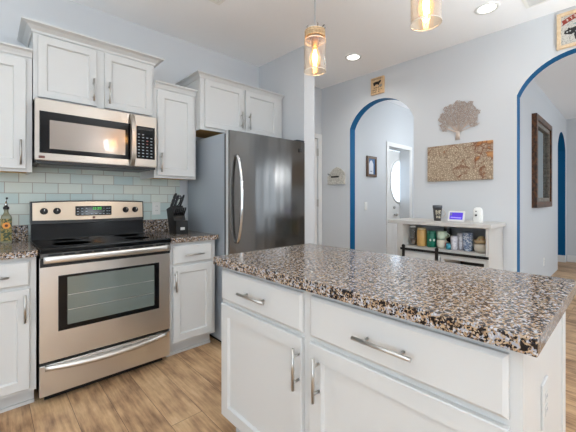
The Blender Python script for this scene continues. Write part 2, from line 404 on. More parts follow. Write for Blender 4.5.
# hall behind the first arch
wall_holes('wall_hall', 'y', 2.62, 2.79, XBB, 6.9, [(4.59, 5.285, 0, 2.035)])
struct(MB().box(6.8, 6.9, .99, 2.62, 0, CZ).build('wall_hall_end', 'wall'))
# wall behind the second arch, with an arch of its own near the far end
XE = 8.16
p3 = arch_profile(7.12, 8.03, 2.12, .29)
poly3 = [(XBB, 0)] + p3 + [(XE, 0), (XE, CZ), (XBB, CZ)]
struct(MB().prism(poly3, 'y', .88, 1.0, 0, lambda i: 1 if 1 <= i < len(p3) else 0).build('wall_passage', ['wall', 'blue']))
struct(MB().box(XE, XE+.12, YB, 2.9, 0, CZ).build('wall_far', 'wall'))
struct(MB().box(6.9, XE, 2.2, 2.3, 0, CZ).build('wall_closet', 'wall'))
# tile backsplash, trims, baseboards
struct(MB().box(-.18, 1.345, YA-.008, YA, .875, 1.45).build('wall_tile', 'tile'))
def baseboard(name, x0, x1, y0, y1):
    struct(MB().box(x0, x1, y0, y1, 0, .13, 0, .003).build(name, 'trim'))
baseboard('baseboard_jamb', 8.016, 8.03, .88, 1.0)
baseboard('baseboard_far', XE-.014, XE, YB, .866)
baseboard('baseboard_right', XB-.014, XB, .70, 1.64)
baseboard('baseboard_corner', XB-.014, XB, 2.49, YA)
baseboard('baseboard_hall', XBB, 4.52, 2.606, 2.62)
for k, (a, b, z0, z1) in enumerate(WIN_FRONT):
    mb = MB(); t = .05
    for u in (a, b-t, (a+b-t)/2): mb.box(u, u+t, YB-.09, YB-.03, z0, z1)
    for z in (z0, z1-t): mb.box(a, b, YB-.085, YB-.035, z, z+t)
    struct(mb.build('window_%d' % (k+1), 'trim'))
for k, (a, b, z0, z1) in enumerate(WIN_LEFT):
    mb = MB(); t = .05
    for u in (a, b-t, (a+b-t)/2): mb.box(XL-.09, XL-.03, u, u+t, z0, z1)
    for z in (z0, z1-t): mb.box(XL-.085, XL-.035, a, b, z, z+t)
    struct(mb.build('window_%d' % (k+3), 'trim'))

# door in the corner beyond the alcove wall
d = MB(); panel(d, '-y', YA+.05, D1[0]+.004, D1[1]-.004, .01, 2.034, [(0, 0), (0, .037), (.003, .04), (.11, .04), (.13, .03), (.16, .036)])
d = struct(d.build('door_1', 'trim'))
for z in (.25, 1.1, 1.8):
    h = MB().box(3.322, 3.338, YA-.012, YA+.012, z, z+.1, 0, .002).build('hinge', 'nickel', d)
c = MB(); c.box(D1[0]-.068, D1[0]-.002, YA-.018, YA, 0, 2.10, 0, .004); c.box(D1[1]+.002, D1[1]+.068, YA-.018, YA, 0, 2.10, 0, .004); c.box(D1[0]-.002, D1[1]+.002, YA-.018, YA, 2.04, 2.10, 0, .004)
struct(c.build('trim_1', 'trim'))
# entry door with oval glass down the hall
c = MB(); yh = 2.62
c.box(4.525, 4.59, yh-.02, yh, 0, 2.10, 0, .004); c.box(5.285, 5.35, yh-.02, yh, 0, 2.10, 0, .004); c.box(4.59, 5.285, yh-.02, yh, 2.035, 2.10, 0, .004)
struct(c.build('trim_2', 'trim'))
oc = (5.26, 1.51); orx, orz = .28, .36; DX0, DX1 = 4.56, 5.96
d = MB(); yd0, yd1 = 2.80, 2.84; N = 40
rect = []
for k in range(N):
    a = 2*PI*k/N; ca, sa = math.cos(a), math.sin(a)
    tt = min(((DX1-oc[0]) if ca > 0 else (oc[0]-DX0))/max(abs(ca), 1e-6), ((2.033-oc[1]) if sa > 0 else (oc[1]-.01))/max(abs(sa), 1e-6))
    rect.append((oc[0]+ca*tt, oc[1]+sa*tt))
for cx, cz in ((DX1, 2.033), (DX0, 2.033), (DX0, .01), (DX1, .01)):
    i = min(range(N), key=lambda q: (rect[q][0]-cx)**2+(rect[q][1]-cz)**2); rect[i] = (cx, cz)
oval = [(oc[0]+orx*math.cos(2*PI*k/N), oc[1]+orz*math.sin(2*PI*k/N)) for k in range(N)]
L = [[(x, yd1, z) for x, z in rect], [(x, yd0, z) for x, z in rect], [(x, yd0, z) for x, z in oval], [(x, yd1, z) for x, z in oval], [(x, yd1, z) for x, z in rect]]
d.rings(L, 0, False, False); bmesh.ops.remove_doubles(d.bm, verts=d.bm.verts[:], dist=1e-5)
d = struct(d.build('door_2', 'trim'))
g = MB(); g.prism(oval, 'y', 2.818, 2.824); g.build('door_glass', 'frosted', d)
g = MB(); g.tube([(oc[0]+(orx+.008)*math.cos(2*PI*k/N), 2.798, oc[1]+(orz+.008)*math.sin(2*PI*k/N)) for k in range(N)], .014, 8, closed=True); g.build('glass_moulding', 'trim', d)
g = MB()
for k in range(-6, 7):
    z = oc[1]+k*.055; w = orx*math.sqrt(max(0, 1-((z-oc[1])/orz)**2)); g.box(oc[0]-w, oc[0]+w, 2.812, 2.817, z-.003, z+.003)
for k in range(-2, 3):
    x = oc[0]+k*.075; w = orz*math.sqrt(max(0, 1-((x-oc[0])/orx)**2)); g.box(x-.003, x+.003, 2.812, 2.817, oc[1]-w, oc[1]+w)
g.build('leading', 'nickel', d)
g = MB()
for k in range(2):
    x = 4.92+k*.36; panel(g, '-y', 2.80, x-.13, x+.13, .18, .80, [(0, 0), (0, .006), (.02, .012), (.035, .004)])
g.build('door_panel', 'trim', d)
g = MB(); g.sphere((5.10, 2.755, .94), .03, .028, .03); g.tube([(5.10, 2.80, .94), (5.10, 2.765, .94)], .012); g.lathe((5.10, 2.80, 1.06), [(.026, 0), (.026, -.012), (.02, -.018)], 16, axis='y'); g.build('door_knob', 'nickel', d)

# ------------------------------------------------------------------ cabinets on the back wall
def crown(parent, x0, x1, yf, z0, z1, o, left, right):
    prof = [(0, z0), (.008, z0), (.012, z0+(z1-z0)*.25), (o*.55, z0+(z1-z0)*.62), (o*.85, z0+(z1-z0)*.74), (o, z0+(z1-z0)*.80), (o, z1), (0, z1)]
    L = []
    for q, z in prof:
        pts = []
        if left: pts += [(x0-q, YA-.001, z)]
        pts += [(x0-(q if left else 0), yf-q, z), (x1+(q if right else 0), yf-q, z)]
        if right: pts += [(x1+q, YA-.001, z)]
        L.append(pts)
    L.append(L[0])
    mb = MB(); mb.rings(L, 0, False, False, closed=False)
    bmesh.ops.remove_doubles(mb.bm, verts=mb.bm.verts[:], dist=1e-6)
    es = [e for e in mb.bm.edges if e.is_boundary]
    bmesh.ops.holes_fill(mb.bm, edges=es, sides=0)
    return mb.build('crown_moulding', 'cab', parent)

def wall_cabinet(label, x0, x1, yf, z0, z1, doors, cr, handles, left=False, right=False, fr=.058):
    t = thing('wall_cabinet', label, 'cabinet', ((x0+x1)/2, YA-.15, z0), 'white wall cabinets over the counter')
    b = MB(); b.box(x0, x1, yf, YA-.001, z0+.018, z1); b.build('body', 'cab', t)
    b = MB(); b.box(x0+.012, x1-.012, yf+.02, YA-.002, z0+.010, z0+.0179); b.build('underside', 'underwood', t)
    b = MB(); b.box(x0, x1, yf, yf+.0199, z0, z0+.0179); b.box(x0, x0+.0119, yf+.02, YA-.001, z0, z0+.0179); b.box(x1-.0119, x1, yf+.02, YA-.001, z0, z0+.0179)
    b.build('bottom_rail', 'cab', t)
    for (a, c, v0, v1), (hx, hz) in zip(doors, handles):
        d = MB(); panel(d, '-y', yf, a, c, v0, v1, SHAKER(fr)); d = d.build('door', 'cab', t)
        pull(d, '-y', yf-.02, hx, hz, .155, True)
    crown(t, x0, x1, yf, cr[0], cr[1], cr[2], left, right)
    return t
YU = 2.64
wall_cabinet('white wall cabinet cut by the left edge, above the oil bottle', -.18, .2085, YU, 1.378, 2.135, [(-.15, .178, 1.395, 2.09)], (2.108, 2.158, .038), [(.150, 1.497)])
wall_cabinet('short white two-door wall cabinet right above the microwave, with crown moulding', .214, .981, YU, 1.848, 2.30, [(.237, .572, 1.868, 2.268), (.622, .962, 1.868, 2.268)], (2.282, 2.338, .062), [(.548, 1.975), (.648, 1.975)], True, True, .046)
wall_cabinet('narrow tall white one-door wall cabinet between microwave and refrigerator', .9825, 1.345, YU, 1.378, 2.135, [(1.003, 1.322, 1.397, 2.09)], (2.108, 2.158, .038), [(1.028, 1.50)])
wall_cabinet('wide white two-door wall cabinet over the steel refrigerator, deeper than its neighbours', 1.347, 2.295, 2.56, 1.812, 2.28, [(1.385, 1.79, 1.835, 2.252), (1.815, 2.225, 1.835, 2.252)], (2.258, 2.30, .045), [(1.757, 1.948), (1.85, 1.948)], True, False, .05)

def base_cabinet(label, x0, x1, hx_door):
    yf = 2.36
    t = thing('base_cabinet', label, 'cabinet', ((x0+x1)/2, 2.66, 0), 'white base cabinets beside the range')
    b = MB(); b.box(x0, x1, yf, YA-.01, .105, .874); b.build('body', 'cab', t)
    b = MB(); b.box(x0+.003, x1-.003, yf+.078, YA-.012, 0, .1049); b.build('toe_kick', 'cab', t)
    b = MB(); b.box(x0+.003, x1-.003, yf+.066, yf+.0779, 0, .018); b.build('shoe_moulding', 'cab', t)
    d = MB(); panel(d, '-y', yf, x0+.022, x1-.03, .712, .852, SLAB); d = d.build('drawer', 'cab', t)
    pull(d, '-y', yf-.02, (x0+x1)/2-.008, .777, .155, False)
    d = MB(); panel(d, '-y', yf, x0+.022, x1-.03, .128, .695, SHAKER(.052)); d = d.build('door', 'cab', t)
    pull(d, '-y', yf-.02, hx_door, .59, .155, True)
    return t
base_cabinet('white base cabinet left of the range, cut by the left edge', -.178, .205, .152)
base_cabinet('white base cabinet between the steel range and the refrigerator', .992, 1.372, 1.024)

def countertop(label, x0, x1):
    t = thing('countertop', label, 'countertop', ((x0+x1)/2, 2.65, .875), 'granite countertops along the tiled wall')
    b = MB(); b.box(x0, x1, 2.325, YA-.009, .875, .912, 0, .003); b.build('slab', 'granite', t)
    b = MB(); b.box(x0, x1, YA-.029, YA-.009, .9121, 1.018, 0, .003); b.build('backsplash_strip', 'granite', t)
countertop('speckled granite countertop under the oil bottle, left of the range', -.178, .211)
countertop('speckled granite countertop under the knife block, right of the range', .992, 1.388)

# ------------------------------------------------------------------ range
def make_range():
    x0, x1 = .218, .986; yf = 2.335
    t = thing('kitchen_range', 'stainless steel electric range with black glass cooktop under the microwave', 'range', ((x0+x1)/2, 2.65, 0))
    b = MB(); b.box(x0+.004, x1-.004, yf+.03, 2.93, .055, .882); b.box(x0+.03, x1-.03, yf+.07, 2.9, 0, .0551); b.build('body', 'black', t)
    b = MB(); b.box(x0-.002, x1+.002, yf-.012, 2.86, .885, .917, 0, .007); ct = b.build('cooktop', 'blackglass', t)
    rg = mat('burner_print', srgb(58, 58, 60), .25)
    for bx, by, r in ((.40, 2.50, .11), (.80, 2.50, .09), (.40, 2.74, .075), (.80, 2.74, .1)):
        b = MB(); b.lathe((bx, by, .9172), [(r-.003, 0), (r-.003, .0006), (r, .0006), (r, 0)], 40); b.build('burner_ring', rg, ct)
    # riser and control panel
    b = MB(); b.prism([(2.845, .917), (2.93, .917), (2.93, 1.045), (2.862, 1.045)], 'x', x0+.002, x1-.014); b.build('riser', 'blackglass', t)
    # backguard: black shell with bowed steel face
    n = 16; xs0, xs1 = x0+.0, x1-.012
    def bow(k): u = k/n*2-1; return .010*(1-u*u)
    def strip(xa, xb, zlo, zhi, ylo, yhi, back, zbow):
        L = []
        for k in range(n+1):
            x = xa+(xb-xa)*k/n; bo = bow(k)
            L.append([(x, ylo-bo, zlo-bo*.4), (x, yhi-bo, zhi+bo*zbow), (x, back, zhi+bo*zbow), (x, back, zlo-bo*.4)])
        return L
    b = MB(); b.rings(strip(xs0, xs1, 1.03, 1.186, 2.852, 2.866, 2.935, .9)); bgd = b.build('backguard', 'black', t)
    b = MB(); b.rings(strip(xs0+.010, xs1-.010, 1.054, 1.177, 2.8465, 2.859, 2.88, .9)); b.build('control_panel', steel('warm_panel_steel', srgb(190, 172, 152), .3, 'x'), bgd)
    def kn(x, z):
        b = MB(); y = 2.851-.006
        b.lathe((x, y, z), [(.023, .006), (.023, -.004), (.019, -.006), (.017, -.024), (.014, -.026)], 20, axis='y')
        b.box(x-.004, x+.004, y-.032, y-.02, z-.017, z+.017, 0, .001)
        o = b.build('knob', ['black'], bgd)
        b = MB(); b.box(x-.0012, x+.0012, y-.0335, y-.031, z+.002, z+.016); b.build('pointer', 'plate', o)
    for x in (.291, .367, .829, .903): kn(x, 1.118)
    b = MB(); b.box(.478, .721, 2.826, 2.850, 1.080, 1.152, 0, .006); dp = b.build('display', 'blackglass', bgd)
    # digits 12:05-like bars and key prints
    b = MB()
    for k, dx in enumerate((0, .017, .036, .053)):
        x = .583+dx; y0, y1 = 2.8245, 2.826
        if k in (0,): b.box(x+.008, x+.011, y0, y1, 1.124, 1.142); continue
        for z in (1.124, 1.132, 1.140): b.box(x, x+.011, y0, y1, z, z+.0022)
        b.box(x+.009, x+.011, y0, y1, 1.124, 1.142)
        if k == 3: b.box(x, x+.002, y0, y1, 1.124, 1.142)
    b.build('digits', 'digit', dp)
    kb = 0
    for x in (.492, .520, .548, .664, .688, .704):
        for z in (1.091, 1.112, 1.133):
            b = MB(); b.box(x-.006, x+.006, 2.8248, 2.826, z-.0022, z+.0022); b.build('key', 'keys', dp)
    for x in (.585, .612, .64):
        b = MB(); b.box(x-.008, x+.008, 2.8248, 2.826, 1.090, 1.0945); b.build('key', 'keys', dp)
    b = MB(); b.box(.591, .607, 2.832, 2.839, 1.056, 1.072, 0, .001); b.build('emblem', 'emblem', bgd)
    # vent slots beneath the cooktop
    b = MB(); b.box(x0+.004, x1-.004, yf-.004, yf+.0299, .862, .8849, 0); fr = b.build('vent_rail', 'steel_dark', t)
    for k in range(9):
        x = x0+.04+k*.078
        b = MB(); b.box(x, x+(.055 if k % 2 else .066), yf-.0052, yf-.004, .869, .880); b.build('vent_slot', 'black', fr)
    # oven door
    b = MB(); b.box(x0, x1, yf, yf+.0299, .250, .860, 0, .004); dr = b.build('oven_door', 'steel', t)
    b = MB(); b.box(x0+.002, x1-.002, yf-.002, yf, .806, .8595); b.build('handle_recess', 'black', dr)
    b = MB(); xc = (x0+x1)/2
    L = []
    for k in range(21):
        u = k/20*2-1; x = xc+u*(x1-x0-.03)/2; yo = yf-.038-.012*(1-u*u)
        L.append([(x, yo, .832), (x, yo-.004, .838), (x, yo-.004, .866), (x, yo, .872), (x, yo+.012, .868), (x, yo+.012, .836)])
    b.rings(L, 0, smooth=True); b.box(x0+.018, x0+.045, yf-.042, yf, .838, .864); b.box(x1-.045, x1-.018, yf-.042, yf, .838, .864); b.build('door_handle', 'steel', dr)
    b = MB(); P = [(i, w) for i, w in ((0, 0), (0, .004), (.003, .006))]; panel(b, '-y', yf, .307, .904, .418, .748, P); w = b.build('window_frame', 'blackglass', dr)
    b = MB(); b.box(.352, .868, yf-.0075, yf-.006, .448, .734); gl = b.build('window', 'ovenglass', w)
    b = MB()
    for z in (.535, .625): b.box(.356, .864, yf-.0088, yf-.0076, z, z+.003)
    b.build('rack_wire', 'rack', gl)
    # storage drawer
    b = MB(); b.box(x0, x1, yf, yf+.0299, .052, .233, 0, .004); d2 = b.build('storage_drawer', 'steel', t)
    b = MB(); L = []
    for k in range(25):
        u = k/24*2-1; x = xc+u*(x1-x0-.05)/2; q = 1-u*u; yo = yf-.006-.034*q; z = .212-.016*q
        L.append([(x, yf, z+.020), (x, yo, z+.014), (x, yo-.004, z), (x, yo, z-.012), (x, yf, z-.012)])
    b.rings(L, 0, smooth=True); b.build('drawer_handle', 'steel', d2)
make_range()

# ------------------------------------------------------------------ microwave
def make_microwave():
    x0, x1, yf, z0, z1 = .216, .979, 2.572, 1.440, 1.8475
    t = thing('microwave', 'stainless over-range microwave with dark window, mounted above the range', 'microwave', ((x0+x1)/2, 2.77, z0))
    b = MB(); b.box(x0+.003, x1-.003, yf+.028, YA-.012, z0, z1-.001); b.build('body', 'black', t)
    xm = .800
    b = MB(); b.box(x0, xm-.001, yf, yf+.0279, z0+.012, z1, 0, .005); dr = b.build('door', 'msteel', t)
    b = MB(); panel(b, '-y', yf, .240, .782, 1.500, 1.768, [(0, 0), (0, .003), (.004, .005)]); w = b.build('window', 'blackglass', dr)
    b = MB(); b.box(.292, .745, yf-.0065, yf-.005, 1.530, 1.715); b.build('window_screen', 'mesh', w)
    b = MB(); b.box(.236, .268, yf-.002, yf, 1.466, 1.482); b.build('emblem', 'emblem', dr)
    b = MB(); L = []
    for k in range(17):
        u = k/16*2-1; z = 1.646+u*.19; y = yf-.012-.032*(1-u**4)
        L.append([(.776, y+.004, z), (.780, y-.006, z), (.806, y-.006, z), (.811, y+.004, z)])
    b.rings(L, 0, smooth=False); b.box(.782, .806, yf-.014, yf, 1.458, 1.475); b.box(.782, .806, yf-.014, yf, 1.817, 1.834)
    b.build('door_handle', 'msteel', dr)
    b = MB(); b.box(xm+.001, x1, yf, yf+.0279, z0+.012, z1, 0, .005); cp = b.build('control_panel', 'msteel', t)
    b = MB(); b.box(.826, .962, yf-.003, yf, 1.513, 1.762, 0, .001); kp = b.build('keypad', 'blackglass', cp)
    for r in range(8):
        for c in range(4):
            x = .842+c*.031; z = 1.532+r*.024
            if r == 7 and c > 1: continue
            b = MB(); b.box(x-.007, x+.007, yf-.0038, yf-.003, z-.0032, z+.0032); b.build('key', 'keyred' if (r, c) in ((4, 2), (5, 2)) else 'keys', kp)
    b = MB(); b.box(.838, .95, yf-.0038, yf-.003, 1.735, 1.752); b.build('display', 'black', kp)
    b = MB(); b.box(x0+.01, x1-.01, yf+.004, yf+.0279, z0-.006, z0+.0119); b.box(x0+.03, x1-.03, yf+.06, 2.9, z0-.008, z0); b.build('vent_grille', 'black', t)
make_microwave()

# ------------------------------------------------------------------ refrigerator
def make_fridge():
    x0, x1, yf = 1.412, 2.288, 2.195; zt = 1.760
    t = thing('refrigerator', 'tall stainless steel refrigerator with a bowed vertical handle, in the alcove', 'refrigerator', ((x0+x1)/2, 2.55, 0))
    b = MB(); b.box(x0, x1, yf+.085, 2.93, .03, zt-.015, 0, .004); b.build('body', 'fridge_side', t)
    b = MB(); b.box(x0+.02, x1-.02, yf+.11, 2.90, 0, .0301); b.build('base', 'black', t)
    b = MB(); b.box(x0+.004, x1-.004, yf+.062, yf+.0849, .06, zt-.02); b.build('door_gasket', 'black', t)
    n = 14
    def door(z0, z1):
        mb = MB(); L = []
        us = [-1, -.985] + [k/n*2-1 for k in range(1, n)] + [.985, 1]
        for u in us:
            x = (x0+x1)/2+u*(x1-x0)/2; bo = .012*(1-u**4) - (.010 if abs(u) == 1 else 0)
            L.append([(x, yf+.012-bo, z0), (x, yf+.012-bo, z1), (x, yf+.0619, z1), (x, yf+.0619, z0)])
        return mb.rings(L, 0, smooth=False)
    dm = door(.71, zt); d = dm.build('door', 'fsteel', t)
    d2 = door(.07, .70).build('freezer_drawer', 'fsteel', t)
    b = MB(); b.box(x0-.001, x0+.004, yf+.0225, yf+.058, .712, zt-.002, 0, .001); b.build('door_edge', mat('door_edge_grey', srgb(196, 198, 200), .35), d)
    b = MB(); hx = 1.478; pts = []
    for k in range(21):
        u = k/20*2-1; pts.append((hx, yf-.012-.062*(1-u*u)**.75, 1.205+u*.35))
    pts = [(hx, yf+.01, .855)] + pts + [(hx, yf+.01, 1.555)]
    b.tube(pts, .0135, 10); b.build('handle', 'chrome', d)
    b = MB(); pts = [(1.55+k*.03, yf-.012-.055*(1-(k/10-1)**2)**.75, .63) for k in range(21)]
    b.tube([(1.55, yf+.01, .63)]+pts+[(2.15, yf+.01, .63)], .0125, 10); b.build('handle', 'chrome', d2)
    b = MB(); b.box(2.196, 2.226, yf-.003, yf+.003, 1.655, 1.69, 0, .001); b.build('badge', 'black', d)
    b = MB(); b.box(2.17, 2.275, yf+.005, yf+.12, zt, zt+.016, 0, .005); b.build('hinge_cover', 'grey_door', t)
make_fridge()

# ------------------------------------------------------------------ island
def make_island():
    xf, xb, y0, y1 = .875, 1.500, .172, 1.425
    t = thing('island_cabinet', 'large white kitchen island cabinet with two drawers over two doors, under granite', 'kitchen island', ((xf+xb)/2, .8, 0))
    b = MB(); b.box(xf, xb, y0, y1, .105, .874); b.build('body', 'cab', t)
    b = MB(); b.box(xf+.078, xb-.02, y0+.02, y1-.02, 0, .1049); b.build('toe_kick', 'cab', t)
    b = MB(); b.box(xf+.066, xf+.0779, y0+.02, y1-.02, 0, .018); b.build('shoe_moulding', 'cab', t)
    for (a, c, hd) in ((.845, 1.408, .857), (.193, .805, .757)):
        d = MB(); panel(d, '-x', xf, a, c, .704, .852, SLAB); d = d.build('drawer', 'cab', t)
        pull(d, '-x', xf-.02, (a+c)/2 if a > .5 else .499, .776, .19, False)
        d = MB(); panel(d, '-x', xf, a, c, .128, .684, SHAKER(.056)); d = d.build('door', 'cab', t)
        pull(d, '-x', xf-.02, hd if a > .5 else hd, .575, .155, True)
    # end panel trims
    b = MB(); b.box(1.44, xb+.004, y0-.008, y0, .0, .874, 0, .002); b.build('corner_trim', 'cab', t)
    b = MB(); b.box(xf+.001, 1.4399, y0-.004, y0, .105, .874); b.build('end_panel', 'cab', t)
    b = MB(); b.box(1.075, 1.150, y0-.010, y0-.004, .59, .71, 0, .003); o = b.build('outlet', 'cab', t)
    for z in (.632, .668):
        b = MB(); b.box(1.098, 1.127, y0-.012, y0-.010, z-.013, z+.013, 0, .0008); s = b.build('socket', 'cab', o)
        b = MB(); b.box(1.105, 1.108, y0-.0125, y0-.012, z-.004, z+.005); b.box(1.117, 1.120, y0-.0125, y0-.012, z-.004, z+.005); b.build('slot', 'keys', o)
    b = MB(); b.box(.8325, 1.544, .135, 1.447, .875, .915, 0, .003)
    o = b.build('countertop', 'granite', None, ((xf+xb)/2, .79, .875)); tag(o, 'large speckled granite countertop on the white island in the foreground', 'countertop')
make_island()

# ------------------------------------------------------------------ things on the counters
def make_bottle():
    x, y, z = .091, 2.885, .912
    t = thing('oil_bottle', 'glass oil bottle with sunflower label and steel pourer on the left countertop', 'bottle', (x, y, z))
    oil = mat('greenish_bottle_glass', srgb(128, 130, 108), .08, coat=.5); lab = speck('leafy_label', srgb(44, 62, 30), srgb(150, 128, 62), 60)
    a = .029; r = []
    def sq(h, q, c=.25):
        return [(x+u*q, y+v*q, z+h) for u, v in ((-1, -1+c), (-1+c, -1), (1-c, -1), (1, -1+c), (1, 1-c), (1-c, 1), (-1+c, 1), (-1, 1-c))]
    b = MB(); b.rings([sq(0, a*.94), sq(.004, a), sq(.165, a), sq(.178, a*.9), sq(.196, a*.5, .55), sq(.205, a*.42, .58), sq(.222, a*.40, .58)], 0); b.build('glass_body', oil, t)
    b = MB(); b.box(x-a*.92, x+a*.92, y-a-.002, y-a, z+.012, z+.16); b.box(x-a-.002, x-a, y-a*.7, y+a*.7, z+.012, z+.16); lb = b.build('label', lab, t)
    b = MB()
    for k in range(11):
        an = 2*PI*k/11; cx, cz = x+.014*math.cos(an), z+.115+.014*math.sin(an)
        b.sphere((cx, y-a-.003, cz), .008, .0015, .008, 0, 8, 6)
    b.build('petals', mat('orange_petals', srgb(226, 150, 70), .6), lb)
    b = MB(); b.sphere((x, y-a-.0042, z+.115), .009, .0018, .009); b.build('flower_centre', mat('brown_centre', srgb(96, 44, 22), .6), lb)
    b = MB(); b.lathe((x, y, z), [(.0125, .222), (.0165, .223), (.0165, .239), (.011, .243)], 16); b.build('stopper', 'black', t)
    b = MB(); b.lathe((x, y, z), [(.009, .2431), (.0085, .258), (.005, .272)], 12); b.tube([(x, y, z+.271), (x, y, z+.284), (x+.003, y-.002, z+.293)], .0038, 8); b.build('spout', 'chrome', t)
    b = MB(); b.tube([(x+.003, y-.002, z+.2925), (x+.004, y-.003, z+.304)], .006, 8); b.build('spout_cap', 'black', t)
make_bottle()

def make_block():
    x0, x1 = 1.135, 1.238; yb = 2.56; z = .912
    t = thing('knife_block', 'black slanted knife block full of black-handled knives, on the right countertop', 'knife block', ((x0+x1)/2, yb+.08, z))
    b = MB(); b.prism([(yb, z), (yb+.14, z), (yb+.205, z+.205), (yb+.105, z+.235), (yb+.052, z+.112), (yb+.004, z+.112)], 'x', x0, x1); b.build('block', mat('black_wood', srgb(13, 12, 12), .4), t)
    b = MB(); b.box(x0+.034, x0+.07, yb-.002, yb, z+.036, z+.058); b.build('plate', mat('silver_label', srgb(200, 200, 196), .4), t)
    hm = mat('knife_handle_black', srgb(22, 22, 24), .35); steelb = M['chrome']
    dirn = Vector((.10, -.02, .30)).normalized()
    def knife(p, L, r, lab, grp, dirn=dirn, big=False):
        k = thing('kitchen_knife', lab, 'knife', p, grp)
        p = Vector(p); side = dirn.cross(Vector((1, 0, 0))).normalized(); lat = Vector((1, 0, 0))
        def ring(q, a, c): return [q + lat*a*math.cos(2*PI*i/10) + side*c*math.sin(2*PI*i/10) for i in range(10)]
        b = MB(); b.rings([ring(p+dirn*.006, r*.7, r), ring(p+dirn*.02, r*.75, r*1.1), ring(p+dirn*L*.5, r*.8, r*1.45), ring(p+dirn*L*.85, r*.75, r*1.3), ring(p+dirn*L, r*.5, r*.8)], 0, smooth=True); h = b.build('handle', hm, k)
        b = MB(); b.rings([ring(p-dirn*.02, r*.35, r*.9), ring(p+dirn*.0059, r*.75, r*1.1)], 0); b.build('bolster', steelb, k)
        for f in ((.3, .6) if big else (.45,)):
            q = p+dirn*L*f - side*0 - Vector((0, 0, 0)); b = MB(); b.tube([q-lat*r*.9-side*r*.2, q+lat*r*.9-side*r*.2], r*.3, 8); b.build('rivet', steelb, h)
    grp = 'black handled knives in the block'
    top = lambda u, v: (x0+u*(x1-x0), yb+.105+.10*v, z+.235-.03*v)
    knife(top(.14, .35), .125, .0155, 'large black-handled knife at the left end of the knife block, tallest one', grp, big=True)
    knife(top(.36, .25), .105, .013, 'black-handled knife second from the left in the knife block', grp, big=True)
    knife(top(.88, .35), .112, .012, 'black-handled knife at the right end of the knife block beside the scissors', grp, big=True)
    for k in range(6):
        u = (k+.6)/6.2
        knife((x0+u*(x1-x0), yb+.070, z+.150), .078, .0072, 'small black steak knife in the lower row of the knife block', 'steak knives in the lower row of the block', Vector((.03, -.13, .30)).normalized())
    s = thing('scissors', 'kitchen scissors with black looped handle at the top of the knife block', 'scissors', top(.62, .4))
    p = Vector(top(.60, .4)); q = Vector((1, 0, .0)); up = dirn
    b = MB(); b.tube([p+up*(.055+.048*math.sin(2*PI*k/20))+q*.017*math.cos(2*PI*k/20) for k in range(20)], .0058, 8, closed=True); b.build('handle_loop', hm, s)
    b = MB(); b.tube([p+up*(.045+.038*math.sin(2*PI*k/20))+q*(.008+.014*math.cos(2*PI*k/20))+Vector((0, .012, 0)) for k in range(20)], .0052, 8, closed=True); b.build('handle_loop', hm, s)
    b = MB(); b.tube([p-up*.02, p+up*.012], .006, 8); b.build('blade', steelb, s)
make_block()

def wall_plate(name, label, cat, face, pos, u, v, kind):
    P = face_map(face, pos); w, h = .036, .058
    t = thing(name, label, cat, P(u, v, 0))
    b = MB(); panel(b, face, pos, u-w, u+w, v-h, v+h, [(0, 0), (0, .003), (.003, .006)]); pl = b.build('plate', 'plate', t)
    if kind == 'outlet':
        for dz in (-.02, .02):
            b = MB(); panel(b, face, pos-.006, u-.015, u+.015, v+dz-.013, v+dz+.013, [(0, 0), (.001, .0018)]); sk = b.build('socket', 'plate', t)
            for du in (-.006, .006):
                b = MB(); panel(b, face, pos-.0078, u+du-.0012, u+du+.0012, v+dz-.004, v+dz+.005, [(0, 0), (0, .0004)]); b.build('slot', 'black', sk)
    else:
        b = MB(); panel(b, face, pos-.006, u-.016, u+.016, v-.033, v+.033, [(0, 0), (.002, .004)]); b.build('rocker', 'plate', t)
wall_plate('wall_outlet', 'white outlet plate on the tiled backsplash beside the knife block', 'outlet', '-y', YA-.008, 1.122, 1.12, 'outlet')
wall_plate('light_switch', 'white rocker light switch plate on the wall seen through the left arch', 'light switch', '-y', 2.62, 3.968, 1.105, 'switch')
wall_plate('wall_outlet', 'white outlet plate low on the wall below the dark framed mirror', 'outlet', '-y', .88, 5.85, .30, 'outlet')

